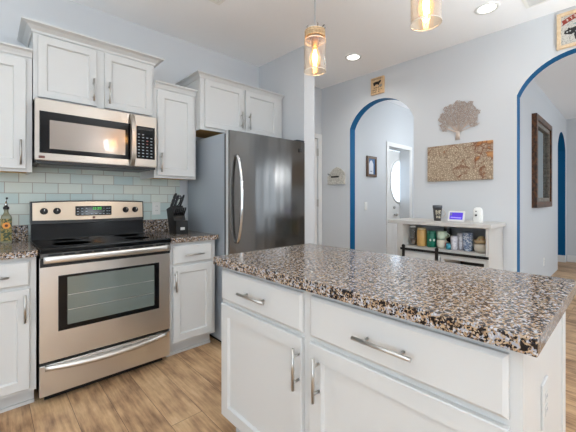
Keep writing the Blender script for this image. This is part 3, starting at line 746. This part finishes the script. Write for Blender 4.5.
# ------------------------------------------------------------------ coffee console and what is on it
CX0, CX1, CY0, CY1 = 2.975, 3.395, .80, 1.60
def make_console():
    t = thing('console_cabinet', 'pale whitewashed coffee console with open shelf and black sliding door track, against wall', 'console', ((CX0+CX1)/2, (CY0+CY1)/2, 0))
    w = 'whitewash'
    b = MB(); b.box(2.962, 3.405, .779, 1.697, .962, .997, 0, .004); b.build('top', w, t)
    for a, c in ((CY0, CY0+.022), (CY1-.06, CY1)):
        b = MB(); b.box(CX0, CX1, a, c, .06, .9619); b.build('side_panel', w, t)
    b = MB(); b.box(CX1-.012, CX1-.001, CY0+.0221, CY1-.0601, .06, .9619); b.build('back_panel', 'consoleback', t)
    b = MB(); b.box(CX0+.004, CX1-.0121, CY0+.0221, CY1-.0601, .690, .747); b.build('shelf', w, t)
    b = MB(); b.box(CX0+.004, CX1-.0121, CY0+.0221, CY1-.0601, .10, .125); b.build('bottom_shelf', w, t)
    b = MB(); b.box(CX0+.02, CX1-.02, 1.155, 1.175, .125, .6899); b.build('divider', w, t)
    for y in (CY0, CY1-.06):
        for x in (CX0+.01, CX1-.07):
            b = MB(); b.box(x, x+.055, y, y+.055, 0, .0599); b.build('foot', w, t)
    # right half: white face frame round an open dark bay
    b = MB(); b.box(CX0, CX0+.0199, .822, .834, .125, .6899); b.box(CX0, CX0+.0199, 1.160, 1.178, .125, .6899); b.box(CX0, CX0+.0199, .8341, 1.1599, .672, .6899); b.build('bay_frame', 'cab', t)
    b = MB(); b.box(CX1-.0145, CX1-.0125, .824, 1.154, .126, .689); b.build('bay_shade', 'black', t)  # black sheet standing in for the shade inside the open bay
    # track and sliding door
    b = MB(); b.box(CX0-.024, CX0-.016, .795, 1.555, .713, .735, 0, .001)
    for y in (.82, 1.17, 1.53): b.tube([(CX0-.016, y, .724), (CX0, y, .724)], .006)
    b.build('track', 'black_iron', t)
    d = MB(); panel(d, '-x', CX0-.003, 1.185, 1.54, .13, .695, SHAKER(.05, .018)); dr = d.build('sliding_door', 'cab', t)
    for y in (1.205, 1.52):
        b = MB(); b.box(CX0-.030, CX0-.0245, y-.014, y+.014, .60, .745, 0, .001); b.lathe((CX0-.027, y, .752), [(.016, -.005), (.016, .005)], 16, axis='x'); b.build('hanger', 'black_iron', dr)
make_console()
SZ = .747; SX = 3.105
def lathe_thing(name, label, cat, x, y, z, prof, m, seg=24, group=None, extra=None):
    t = thing(name, label, cat, (x, y, z), group)
    MB().lathe((x, y, z), prof, seg).build('body', m, t)
    if extra: extra(t)
    return t
# on top
def make_tumbler():
    x, y, z = 3.15, 1.28, .997
    t = thing('travel_mug', 'tall dark mug with cream lettering and a pale handle, on the console top', 'mug', (x, y, z))
    sp = mat('dark_mug', srgb(62, 58, 56), .4)
    MB().lathe((x, y, z), [(.030, 0), (.031, .003), (.040, .12)], 24).build('body', sp, t)
    MB().lathe((x, y, z), [(.0405, .1201), (.043, .122), (.043, .146), (.037, .149)], 24).build('lid', mat('slate_lid', srgb(78, 82, 88), .4), t)
    b = MB()   # cream brush lettering wrapped on the front
    def pt(u, v): # u degrees round front (towards the camera), v height
        a = math.radians(222+u); r = .031+.009*v/.12+.0012; return (x+r*math.cos(a), y+r*math.sin(a), z+v)
    strokes = [[(-38, .10), (-38, .06)], [(-38, .10), (-22, .092), (-36, .082), (-20, .07), (-38, .06)], [(-8, .10), (-14, .08), (-6, .062)], [(-14, .08), (2, .085)], [(10, .104), (8, .062)], [(10, .10), (26, .10), (12, .082), (28, .064)],
               [(-30, .05), (-30, .028)], [(-30, .05), (-16, .04), (-30, .028)], [(-4, .026), (4, .052), (12, .026)], [(20, .05), (20, .026), (32, .03)]]
    for s_ in strokes: b.tube([pt(*q) for q in s_], .0028, 6)
    b.build('lettering', mat('cream_print', srgb(208, 200, 176), .6), t)
    b = MB(); a = math.radians(-62)
    b.tube([(x+(.036+.033*math.sin(PI*k/12))*math.cos(a), y+(.036+.033*math.sin(PI*k/12))*math.sin(a), z+.028+.085*k/12) for k in range(13)], .005, 8); b.build('handle', mat('pale_handle', srgb(206, 200, 194), .4), t)
make_tumbler()
def make_clock():
    x, y, z = 3.15, 1.106, .997
    t = thing('smart_display', 'white tabletop smart display with a lit purple screen, on the console top', 'smart display', (x, y, z))
    th = .30
    def P(u, v, w): # tilted face towards -x, leaning back
        return (x-.03+v*math.sin(th)+w, y+u, z+v*math.cos(th))
    h = .102
    L = [[P(a, c, .0) for a, c in ((-.066, .004), (.066, .004), (.07, .010), (.07, h-.008), (.064, h), (-.064, h), (-.07, h-.008), (-.07, .010))],
         [P(a, c, .012) for a, c in ((-.066, .002), (.066, .002), (.07, .008), (.07, h-.006), (.064, h), (-.064, h), (-.07, h-.006), (-.07, .008))]]
    b = MB(); b.rings(L); b.box(x-.012, x+.045, y-.05, y+.05, z, z+.05, 0, .012); b.build('housing', 'plate', t)
    b = MB(); b.rings([[P(a, c, w) for a, c in ((-.056, .022), (.056, .022), (.056, .088), (-.056, .088))] for w in (-.0012, -.0001)])
    s = b.build('screen', mat('purple_screen', srgb(60, 40, 150), .3, emit=srgb(84, 60, 205), es=.8), t)
    b = MB(); b.rings([[P(a, c, w) for a, c in ((-.046, .034), (.046, .036), (.046, .046), (-.046, .042))] for w in (-.002, -.0013)])
    b.build('screen_band', mat('lilac_screen', srgb(150, 140, 225), .3, emit=srgb(140, 130, 230), es=.8), s)  # lilac band across the lit screen
    b = MB(); b.rings([[P(a, c, w) for a, c in ((.038, .060), (.050, .060), (.050, .082), (.038, .082))] for w in (-.002, -.0013)]); b.build('screen_figure', mat('pale_screen', srgb(130, 140, 160), .3), s)
make_clock()
def make_freshener():
    x, y, z = 3.15, .930, .997
    t = thing('air_freshener', 'white rounded air freshener with two dark dots, on the console top', 'air freshener', (x, y, z))
    def ring(h, a): return [(x+a*.8*math.copysign(abs(math.cos(q))**.6, math.cos(q)), y+a*math.copysign(abs(math.sin(q))**.6, math.sin(q)), z+h) for q in [2*PI*k/24 for k in range(24)]]
    b = MB(); b.rings([ring(0, .035), ring(.004, .037), (ring(.06, .037)), ring(.11, .034), ring(.128, .027), ring(.135, .014)], 0, smooth=True); b.build('body', 'plate', t)
    for h, r in ((.100, .0055), (.066, .0085)):
        b = MB(); b.lathe((x-.0305+(.003 if h > .08 else 0), y+.008, z+h), [(r, .006), (r, -.0015), (r*.7, -.002)], 14, axis='x'); b.build('nozzle', 'black', t)
make_freshener()
# on the shelf
def shelf_jar(name, label, cat, y, r, h, m, lidm, lid_h=.02, x=SX, group=None, fill=None):
    t = thing(name, label, cat, (x, y, SZ), group)
    MB().lathe((x, y, SZ), [(r*.9, 0), (r, .006), (r, h*.82), (r*.86, h*.93), (r*.82, h-lid_h-.0005)], 24).build('body', m, t)
    MB().lathe((x, y, SZ), [(r*.9, h-lid_h), (r*.92, h-lid_h+.003), (r*.92, h-.003), (r*.8, h)], 24).build('lid', lidm, t)
    if fill: MB().lathe((x, y, SZ), [(r*.86, .004), (r*.94, .008), (r*.94, fill)], 20).build('contents', mat('jar_contents', srgb(120, 112, 104), .7), t)
    return t
shelf_jar('storage_jar', 'tall clear glass jar with white lid at the left end of the shelf', 'jar', 1.498, .030, .192, 'glass', 'plate', .016, fill=.06)
cork = mat('amber_contents', srgb(212, 168, 100), .45, coat=.3)
shelf_jar('storage_jar', 'wide amber jar with pale lid between clear jar and green canister', 'jar', 1.412, .045, .178, cork, mat('pale_lid', srgb(216, 196, 150), .4), .018)
t = shelf_jar('canister', 'dark green canister with white squares on its front, on the shelf', 'canister', 1.317, .043, .155, mat('green_enamel', srgb(20, 110, 88), .35), mat('green_lid', srgb(60, 130, 110), .35), .02)
for dy in (-26, 20):
    a = math.radians(215+dy); MB().sphere((SX+.043*math.cos(a), 1.317+.043*math.sin(a), SZ+.07), .008, .008, .012).build('sticker', 'plate', t)
def mug(label, y, z, m, inner, ang, grp):
    x = SX
    t = thing('mug', label, 'mug', (x, y, z), grp)
    r, h = .043, .078
    MB().lathe((x, y, z), [(r*.72, 0), (r*.8, .002), (r, .03), (r, h-.002), (r-.003, h), (r-.005, h-.003), (r-.006, .03), (r*.5, .006)], 24).build('body', m, t)
    a = math.radians(ang); b = MB()
    b.tube([(x+(r-.004+.028*math.sin(PI*k/12))*math.cos(a), y+(r-.004+.028*math.sin(PI*k/12))*math.sin(a), z+.016+.046*k/12) for k in range(13)], .0055, 8); b.build('handle', m, t)
    b = MB(); q = math.radians(ang-10 + (-12))
    MB().sphere((x+r*math.cos(q-.35), y+r*math.sin(q-.35), z+.04), .012, .012, .016).build('print', inner, t)
mug('cream mug with a pink print, bottom of the stack beside the green canister', 1.222, SZ, mat('cream_mug', srgb(222, 214, 196), .35), mat('pink_print', srgb(216, 92, 110), .4), -60, 'stacked mugs')
mug('pale mint mug on top of the cream mug, beside the green canister', 1.222, SZ+.0785, mat('mint_mug', srgb(206, 222, 198), .35), mat('mint_print', srgb(196, 214, 188), .4), -55, 'stacked mugs')
shelf_jar('bottle', 'dark bottle with grey cap standing behind the stacked mugs', 'bottle', 1.225, .035, .20, mat('dark_bottle', srgb(34, 32, 34), .3), mat('grey_cap', srgb(140, 140, 140), .4), .03, x=3.25)
t = shelf_jar('small_tub', 'small teal tub in front of the yellow and black tin', 'tub', 1.143, .027, .06, mat('teal_tub', srgb(70, 150, 168), .4), mat('dark_teal_lid', srgb(40, 92, 110), .4), .014, x=3.07)
shelf_jar('small_tin', 'small yellow tin with black lid behind the teal tub', 'tin', 1.135, .026, .10, mat('yellow_tin', srgb(196, 170, 84), .4), 'black', .02, x=3.17)
for k, (yy, xx, hh) in enumerate(((1.095, 3.06, .125), (1.062, 3.12, .148))):
    lab = ['shorter clear faceted tumbler, left of the two plain glasses on the shelf', 'taller clear tumbler, right of the two plain glasses on the shelf'][k]
    t = thing('drinking_glass', lab, 'glass', (xx, yy, SZ), 'clear tumblers on the shelf')
    r = .031
    MB().lathe((xx, yy, SZ), [(r*.8, 0), (r*.86, .003), (r, hh), (r-.003, hh), (r*.78, .012), (.002, .010)], 20, cap1=False).build('body', speck('cloudy_glass_%d' % k, srgb(188, 186, 194), srgb(214, 212, 216), 60, rough=.12), t)
t = thing('drinking_glass', 'blue grey patterned tumbler with dark rim, beside the stacked bowls', 'glass', (SX, .998, SZ), None)
MB().lathe((SX, .998, SZ), [(.033, 0), (.036, .003), (.043, .160), (.040, .160), (.033, .012), (.002, .010)], 24, cap1=False).build('body', speck('blue_patterned_glass', srgb(110, 128, 158), srgb(190, 198, 210), 70, .48, .54, .2), t)
MB().lathe((SX, .998, SZ), [(.0432, .1601), (.0432, .166), (.040, .166), (.040, .1601)], 24, cap0=False, cap1=False).build('rim', mat('slate_rim', srgb(84, 92, 106), .3), t)
def bowl(label, z, r, h, m, grp):
    y = .892; x = 3.11
    t = thing('bowl', label, 'bowl', (x, y, z), grp)
    MB().lathe((x, y, z), [(r*.62, 0), (r*.8, .003), (r*.96, h*.4), (r, h), (r-.004, h), (r*.9, h*.42), (r*.5, .006)], 28).build('body', m, t)
    MB().lathe((x, y, z), [(r+.0002, h*.9), (r+.0025, h*.92), (r+.0025, h), (r+.0002, h)], 28, cap0=False, cap1=False).build('rim', mat('bowl_rim', srgb(190, 178, 160), .4), t)
bowl('deep cream bowl at the right end of the shelf, bottom of the stack', SZ, .060, .075, mat('cream_bowl', srgb(220, 210, 192), .4), 'stacked bowls')
bowl('shallow tan bowl stacked on the deep cream bowl', SZ+.0755, .058, .030, mat('tan_bowl', srgb(206, 176, 132), .4), 'stacked bowls')
t = thing('folded_napkin', 'crumpled peach and green napkin lying in the tan bowl', 'napkin', (3.11, .892, SZ+.085))
b = MB()
L = []
for i in range(5):
    rr = .052*(1-i/5.5); L.append([(3.11+rr*math.cos(a)*(1+.12*math.sin(3*a+i)), .892+rr*math.sin(a)*(1+.12*math.cos(2*a+i)), SZ+.0865+.012*i+.006*math.sin(4*a+2*i)) for a in [2*PI*k/24 for k in range(24)]])
b.rings(L, 0, smooth=True); b.build('cloth', speck('peach_cloth', srgb(206, 150, 112), srgb(196, 196, 150), 45), t)

# ------------------------------------------------------------------ wall decor on the right wall (outward -x)
def frame_on(face, pos, u0, u1, v0, v1, fw, depth, parent, m, name='frame'):
    b = MB(); panel_ring = [(0, 0), (0, depth-.003), (.003, depth), (fw-.002, depth), (fw, depth-.004), (fw, .006)]
    P = face_map(face, pos)
    L = [[P(a, c, w) for a, c in ((u0+i, v0+i), (u1-i, v0+i), (u1-i, v1-i), (u0+i, v1-i))] for i, w in panel_ring]
    b.rings(L, 0, True, False); 
    return b.build(name, m, parent)
def flat(face, pos, poly, w0, w1, parent, name, m):
    P = face_map(face, pos); b = MB(); b.rings([[P(u, v, w0) for u, v in poly], [P(u, v, w1) for u, v in poly]]); return b.build(name, m, parent)
def blob(u, v, r, n=10, e=1, seed=0):
    rnd = random.Random(seed); return [(u+r*math.cos(2*PI*k/n)*(1+.25*rnd.uniform(-1, 1)), v+e*r*math.sin(2*PI*k/n)*(1+.25*rnd.uniform(-1, 1))) for k in range(n)]

# small wooden plaque above the left arch
t = thing('wall_plaque', 'small pine plaque with dark print and a black animal, above the left arch', 'sign', (XB, 2.076, 2.55))
u0, u1, v0, v1 = 1.992, 2.162, 2.456, 2.652
flat('-x', XB, [(u0, v0), (u1, v0), (u1, v1), (u0, v1)], 0, .028, t, 'board', 'lightwood')
flat('-x', XB-.028, [(2.125, 2.575), (2.128, 2.592), (2.10, 2.60), (2.05, 2.598), (2.035, 2.612), (2.022, 2.602), (2.03, 2.585), (2.045, 2.572), (2.05, 2.556), (2.066, 2.556), (2.066, 2.568), (2.10, 2.566), (2.103, 2.554), (2.12, 2.554)], 0, .0015, t, 'animal_silhouette', 'black')
pm = mat('brown_print', srgb(70, 44, 28), .6)
rnd = random.Random(3)
for row, (z, h) in enumerate(((2.630, .022), (2.528, .016), (2.502, .016), (2.478, .014))):
    b = MB(); u = 2.148
    k = 0
    while u > 2.012:
        w = rnd.uniform(.008, .014); x_ = XB-.028
        if row == 0 or rnd.random() < .72:
            b.box(x_-.0012, x_, u-w*.75, u-w*.5, z-h/2, z+h/2); b.box(x_-.0012, x_, u-w*.5, u, z+h/2-.006, z+h/2); b.box(x_-.0012, x_, u-w*.5, u, z-.004, z+.001)
        u -= w+.006
    b.build('printed_line', pm, t)
flat('-x', XB-.028, [(2.06, 2.53), (2.01, 2.53), (2.01, 2.56), (2.045, 2.555)], 0, .001, t, 'grey_print', mat('grey_print', srgb(150, 146, 138), .6))

# framed print above the right arch
t = thing('framed_print', 'oak framed print of black animals under a red ribbon, above the right arch', 'picture', (XB, .275, 2.56))
u0, u1, v0, v1 = .124, .426, 2.418, 2.704
frame_on('-x', XB, u0, u1, v0, v1, .026, .026, t, 'framewood')
flat('-x', XB-.0085, [(u0+.026, v0+.026), (u1-.026, v0+.026), (u1-.026, v1-.026), (u0+.026, v1-.026)], 0, .002, t, 'print_sheet', speck('speckled_paper', srgb(196, 192, 184), srgb(150, 148, 142), 130, .5, .62))
xs = XB-.0105
red = mat('ribbon_red', srgb(140, 52, 40), .6)
def ribbon(a): return (.390-a*.235, 2.618+.045*math.sin(a*PI*.75))
up = [ribbon(k/10) for k in range(11)]
rb = flat('-x', xs, [(.398, 2.600), (.386, 2.618), (.396, 2.640)] + [(u, v+.026) for u, v in up] + [(u, v-.014) for u, v in up[::-1]], 0, .001, t, 'ribbon', red)
b = MB()
for k in range(1, 9):
    u, v = ribbon(k/10+.02); b.box(xs-.0018, xs-.001, u-.006, u-.003, v-.004, v+.016); b.box(xs-.0018, xs-.001, u-.003, u+.006, v+.011, v+.016)
    if k % 2: b.box(xs-.0018, xs-.001, u-.003, u+.006, v+.003, v+.006)
b.build('ribbon_lettering', mat('cream_letters', srgb(222, 214, 200), .6), rb)
pig = [(.382, 2.535), (.376, 2.556), (.36, 2.563), (.352, 2.580), (.344, 2.566), (.30, 2.575), (.25, 2.572), (.215, 2.578), (.19, 2.560), (.185, 2.53), (.205, 2.518), (.212, 2.470), (.228, 2.470), (.234, 2.512), (.29, 2.505), (.296, 2.470), (.312, 2.470), (.322, 2.515), (.35, 2.522)]
flat('-x', xs, pig, 0, .001, t, 'animal_silhouette', 'black')
b = MB()
for k in range(9):
    bb = blob(.21+.019*k, 2.535+.018*math.sin(k*1.9), .007, 8, .7, k); b.prism(bb, 'x', xs-.0016, xs-.001)
b.build('animal_marking', mat('pale_marking', srgb(186, 186, 184), .6), t)
flat('-x', xs, [(.33, 2.60), (.27, 2.607), (.22, 2.60), (.25, 2.59), (.31, 2.59)], 0, .0008, t, 'teal_mark', mat('teal_mark', srgb(110, 140, 136), .6))

# engraved wooden map board
t = thing('map_board', 'engraved wooden board with map lines and orange grain, under the metal tree', 'wall art', (XB, 1.18, 1.565))
mo = MB().box(XB-.022, XB, .880, 1.480, 1.386, 1.749, 0, .003).build('board', 'map', t)
b = MB(); x_ = XB-.0225
pts = [(x_, 1.462-.0065*k, 1.405+.012*math.sin(k*1.25)+(.014 if k in (2, 3, 9) else 0)) for k in range(24)]
b.tube(pts, .0016, 6); b.build('script_lettering', mat('burnt_script', srgb(96, 66, 42), .6), t)

# metal tree
def make_tree():
    t = thing('metal_tree', 'tan cut-metal tree with a round leafy crown on the wall above the map board', 'wall art', (XB, 1.18, 1.79))
    x_ = XB-.012; rnd = random.Random(11); cy, cz = 1.178, 2.005
    b = MB()
    # a perforated crown: a lacy sheet made of many little overlapping leaves on twigs
    br = MB()
    base = (x_, 1.183, 1.862)
    for k in range(15):
        a = math.radians(-8+196*k/14); R = .175*(1+.05*math.sin(k*2.3)); ey, ez = cy+R*math.cos(a)*1.06, 1.985+R*math.sin(a)*.96
        if a < .12 or a > PI-.12: ez -= .035
        my, mz = (base[1]+ey)/2+.02*math.sin(k*5), (base[2]+ez)/2+.012*math.cos(k*3)
        br.tube([base, (x_, my, mz), (x_, ey, ez)], [.006, .0042, .003], 6)
    br.tube([(x_, 1.184, 1.792), (x_, 1.184, 1.87)], [.022, .018], 8)
    # flatten the trunk tubes to a cut sheet
    for v in br.bm.verts: v.co.x = x_+(v.co.x-x_)*.25
    br.build('branches', 'trunk', t)
    n = 0
    tries = 0
    pts = []
    while n < 520 and tries < 9000:
        tries += 1
        u, v = rnd.uniform(-1.08, 1.08), rnd.uniform(-.78, 1.05)
        r = math.hypot(u, v); an = math.atan2(v, u)
        lim = 1+.07*math.sin(an*9)+.05*math.sin(an*17+1)
        if r > lim: continue
        if v < -.42 and abs(u) < .55-.3*(v+.42): continue
        y, z = cy+u*.178, cz+v*.165
        if any((y-p)**2+(z-q)**2 < .0092**2 for p, q in pts): continue
        pts.append((y, z)); n += 1
        th = rnd.uniform(0, PI); L, w = rnd.uniform(.0075, .0105), rnd.uniform(.0036, .0048)
        c, s = math.cos(th), math.sin(th)
        poly = [(y+c*a*L-s*q*w, z+s*a*L+c*q*w) for a, q in ((-1, 0), (-.4, -1), (.4, -1), (1, 0), (.4, 1), (-.4, 1))]
        b.prism(poly, 'x', x_-.003, x_)
    o = b.build('foliage', 'treemetal', t); o['kind'] = 'stuff'
    b = MB(); b.tube([(x_, 1.183, 1.885), (XB, 1.183, 1.885)], .004); b.tube([(x_, 1.18, 2.03), (XB, 1.18, 2.03)], .004); b.build('standoff', 'trunk', t)
make_tree()

# letter holder between the corner and the left arch
t = thing('letter_holder', 'small weathered house-shaped letter holder on the wall left of the left arch', 'letter holder', (XB, 2.69, 1.40))
h0, h1 = 2.562, 2.822
flat('-x', XB, [(h0, 1.40), (h1, 1.40), (h1, 1.545), (2.755, 1.605), (2.69, 1.632), (2.625, 1.605), (h0, 1.545)], 0, .012, t, 'back_board', 'dustywood')
flat('-x', XB-.012, [(h0, 1.40), (h1, 1.40), (h1, 1.515), (h0, 1.515)], .028, .036, t, 'front_board', 'dustywood')
b = MB(); b.box(XB-.0399, XB-.0121, h0, h0+.01, 1.40, 1.515); b.box(XB-.0399, XB-.0121, h1-.01, h1, 1.40, 1.515); b.box(XB-.0399, XB-.0121, h0+.0101, h1-.0101, 1.40, 1.412); b.build('pocket_side', 'dustywood', t)
b = MB(); b.box(XB-.0515, XB-.048, 2.63, 2.76, 1.488, 1.508); b.build('slot', 'black', t)
b = MB(); b.tube([(XB-.048, 2.80, 1.53), (XB-.062, 2.80, 1.53), (XB-.062, 2.80, 1.55)], .004); b.tube([(XB-.012, 2.80, 1.53), (XB-.05, 2.80, 1.53)], .004); b.build('hook', 'black_iron', t)

# picture in the hall (wall facing -y)
t = thing('framed_picture', 'small brown framed picture with a white arch on blue, seen through the left arch', 'picture', (4.105, 2.62, 1.68))
u0, u1, v0, v1 = 3.981, 4.229, 1.530, 1.828
frame_on('-y', 2.62, u0, u1, v0, v1, .036, .025, t, 'brownframe')
flat('-y', 2.612, [(u0+.036, v0+.036), (u1-.036, v0+.036), (u1-.036, v1-.036), (u0+.036, v1-.036)], 0, .002, t, 'picture_sheet', mat('blue_sheet', srgb(72, 112, 160), .6))
flat('-y', 2.610, [(4.04, v0+.04), (4.15, v0+.04), (4.15, 1.715), (4.125, 1.755), (4.095, 1.772), (4.065, 1.755), (4.04, 1.715)], 0, .001, t, 'white_shape', mat('white_sheet', srgb(216, 220, 228), .6))
flat('-y', 2.609, [(4.07, 1.60), (4.12, 1.60), (4.12, 1.615), (4.07, 1.615)], 0, .0008, t, 'print_mark', mat('grey_mark', srgb(150, 156, 168), .6))

# mirror in the passage
t = thing('wall_mirror', 'large dark wood framed mirror on the wall seen through the right arch', 'mirror', (5.74, .88, 1.09))
u0, u1, v0, v1 = 5.05, 6.17, 1.092, 2.290
frame_on('-y', .88, u0, u1, v0, v1, .075, .055, t, 'darkwood')
frame_on('-y', .879, u0+.075, u1-.075, v0+.075, v1-.075, .055, .034, t, 'greywood', 'inner_frame')
flat('-y', .878, [(u0+.128, v0+.128), (u1-.128, v0+.128), (u1-.128, v1-.128), (u0+.128, v1-.128)], 0, .004, t, 'mirror_glass', mat('mirror_silver', srgb(178, 200, 204), .04, 1))

# ------------------------------------------------------------------ ceiling fittings and pendants
def make_pendant(x, y, z0, label):
    r = .0535; h = .152
    t = thing('pendant_light', label, 'pendant lamp', (x, y, z0), 'jar pendant lamps over the island')
    MB().lathe((x, y, CZ), [(.06, -.0005), (.06, -.012), (.045, -.022), (.012, -.028)], 28).build('canopy', 'nickel', t)
    MB().tube([(x, y, z0+h+.064), (x, y, CZ-.027)], .002, 8).build('cord', 'keys', t)
    b = MB(); prof = [(r, 0), (r, h-.006), (r*.97, h), (r*.86, h+.010), (r*.84, h+.016), (r*.84, h+.046), (r*.80, h+.050)]
    b.lathe((x, y, z0), prof, 40, cap0=False, cap1=False); sh = b.build('shade', 'amberglass', t); rim = mat('bright_glass_rim', srgb(250, 240, 225), .08, coat=1)
    b = MB(); b.tube([(x+r*math.cos(2*PI*k/40), y+r*math.sin(2*PI*k/40), z0) for k in range(40)], .0019, 8, closed=True); b.build('shade_rim', rim, sh)
    b = MB(); b.tube([(x+r*.97*math.cos(2*PI*k/40), y+r*.97*math.sin(2*PI*k/40), z0+h) for k in range(40)], .0016, 8, closed=True); b.build('shade_rim', rim, sh)
    # rope-wrapped wooden collar with a few twigs
    b = MB()
    for q in range(4): b.tube([(x+r*.88*math.cos(2*PI*k/36), y+r*.88*math.sin(2*PI*k/36), z0+h+.018+q*.009) for k in range(36)], .0045, 8, closed=True)
    b.build('rope_collar', noisewood('rope_%d' % int(y*100), srgb(166, 140, 106), srgb(204, 180, 144), (120, 120, 120)), t)
    MB().lathe((x, y, z0+h+.0485), [(r*.84, 0), (r*.86, .003), (r*.80, .008), (.012, .012), (.010, .017)], 28).build('lid', 'nickel', t)
    tw = mat('dark_wire_%d' % int(y*100), srgb(58, 50, 44), .6)
    rnd = random.Random(int(y*1000))
    for k in range(5):
        a = 2*PI*k/5+.4; c, s_ = math.cos(a), math.sin(a)
        b = MB(); b.tube([(x+r*.80*c, y+r*.80*s_, z0+h+.046), (x+r*.9*c, y+r*.9*s_, z0+h+.058), (x+(r*.9+.01*rnd.uniform(-1, 1))*c, y+(r*.9)*s_, z0+h+.066)], .0024, 6); b.build('wire_twist', tw, t)
    b = MB(); b.tube([(x+.01, y-.01, z0+h+.045), (x+.026, y-.030, z0+h+.072), (x+.03, y-.036, z0+h+.078)], .0028, 6); b.build('wire_twist', tw, t)
    MB().lathe((x, y, z0), [(.016, .163), (.018, .160), (.018, .125), (.013, .120)], 20).build('socket', mat('brass_socket_%d' % int(y*100), srgb(190, 150, 90), .3, 1), t)
    b = MB(); b.lathe((x, y, z0), [(.012, .1195), (.014, .108), (.024, .085), (.028, .062), (.024, .038), (.012, .024), (.002, .021)], 24, cap0=False); bl = b.build('bulb', 'bulbglass', t)
    b = MB()
    for k in range(8):
        a = 2*PI*k/8; c, s = math.cos(a), math.sin(a)
        b.tube([(x+.004*c, y+.004*s, z0+.108), (x+.012*c, y+.012*s, z0+.072), (x+.006*c, y+.006*s, z0+.034)], .0016, 6)
    b.build('filament', 'filament', bl)
    d = bpy.data.lights.new('bulb_light', 'POINT'); d.energy = PENDANT_W; d.color = (1, .72, .42); d.shadow_soft_size = .012
    o = bpy.data.objects.new('bulb_light', d); COL.objects.link(o); o.parent = t; o.location = (0, 0, .068)
make_pendant(1.185, 1.075, 1.836, 'amber glass jar pendant lamp hanging over the far end of the island')
make_pendant(1.19, .525, 1.856, 'amber glass jar pendant lamp cut by the top edge, nearest the camera over the island')

def recessed(x, y, label, watts, r=.086):
    t = thing('recessed_light', label, 'ceiling light', (x, y, CZ), 'recessed ceiling lights')
    MB().lathe((x, y, CZ), [(r*.72, -.0005), (r*.74, -.006), (r, -.008), (r*1.02, -.0005)], 36, cap0=False, cap1=False).build('trim_ring', 'plate', t)
    MB().lathe((x, y, CZ), [(r*.72, -.0005), (r*.72, -.003)], 36).build('lens', 'lamp', t)
    d = bpy.data.lights.new('downlight', 'SPOT'); d.energy = watts; d.color = (1, .97, .93); d.spot_size = 2.6; d.spot_blend = .9; d.shadow_soft_size = .06
    o = bpy.data.objects.new('downlight', d); COL.objects.link(o); o.parent = t; o.location = (0, 0, -.03)
recessed(2.89, 2.065, 'lit recessed ceiling light above the left arch, farther of the two', 22)
recessed(2.935, .802, 'lit recessed ceiling light near the ceiling vent at the top right, nearer of the two', 5)
def vent(x0, x1, y0, y1, label, along):
    t = thing('ceiling_vent', label, 'vent', ((x0+x1)/2, (y0+y1)/2, CZ), None)
    b = MB(); w = .022; z0, z1 = CZ-.010, CZ-.0005
    b.box(x0, x1, y0, y0+w, z0, z1); b.box(x0, x1, y1-w, y1, z0, z1); b.box(x0, x0+w, y0+w, y1-w, z0, z1); b.box(x1-w, x1, y0+w, y1-w, z0, z1)
    b.build('frame', 'plate', t)
    MB().box(x0+w, x1-w, y0+w, y1-w, CZ-.002, CZ-.0005).build('slat_shade', mat('vent_shadow', srgb(60, 60, 60), .7), t)  # dark sheet painted as the shade between the slats
    k = 0
    if along == 'x':
        y = y0+w+.006
        while y < y1-w-.008: MB().box(x0+w, x1-w, y, y+.008, CZ-.009, CZ-.0025).build('slat', 'plate', t); y += .018
    else:
        x = x0+w+.006
        while x < x1-w-.008: MB().box(x, x+.008, y0+w, y1-w, CZ-.009, CZ-.0025).build('slat', 'plate', t); x += .018
vent(2.98, 3.16, .22, .585, 'white slatted ceiling vent at the top right, by the nearer recessed light', 'y')
vent(.96, 1.335, 1.98, 2.225, 'white slatted ceiling vent cut by the top edge, above the wall cabinets', 'x')
# the rest of the house has the same downlights, out of frame
def house_lamp(x, y, p, c=(1, .97, .93)):
    d = bpy.data.lights.new('downlight', 'SPOT'); d.energy = p; d.color = c; d.spot_size = 2.7; d.spot_blend = .9; d.shadow_soft_size = .07
    o = bpy.data.objects.new('downlight', d); COL.objects.link(o); o.location = (x, y, CZ-.02)
for x, y in ((.2, -.6), (-1.2, .8), (1.2, -1.6)): house_lamp(x, y, CEIL_LAMP_W*3)
house_lamp(4.4, 1.9, CEIL_LAMP_W*4, (1, .97, .95)); house_lamp(5.0, -.6, CEIL_LAMP_W*3); house_lamp(7.5, 1.7, CEIL_LAMP_W*2); house_lamp(7.2, -.4, CEIL_LAMP_W*3)
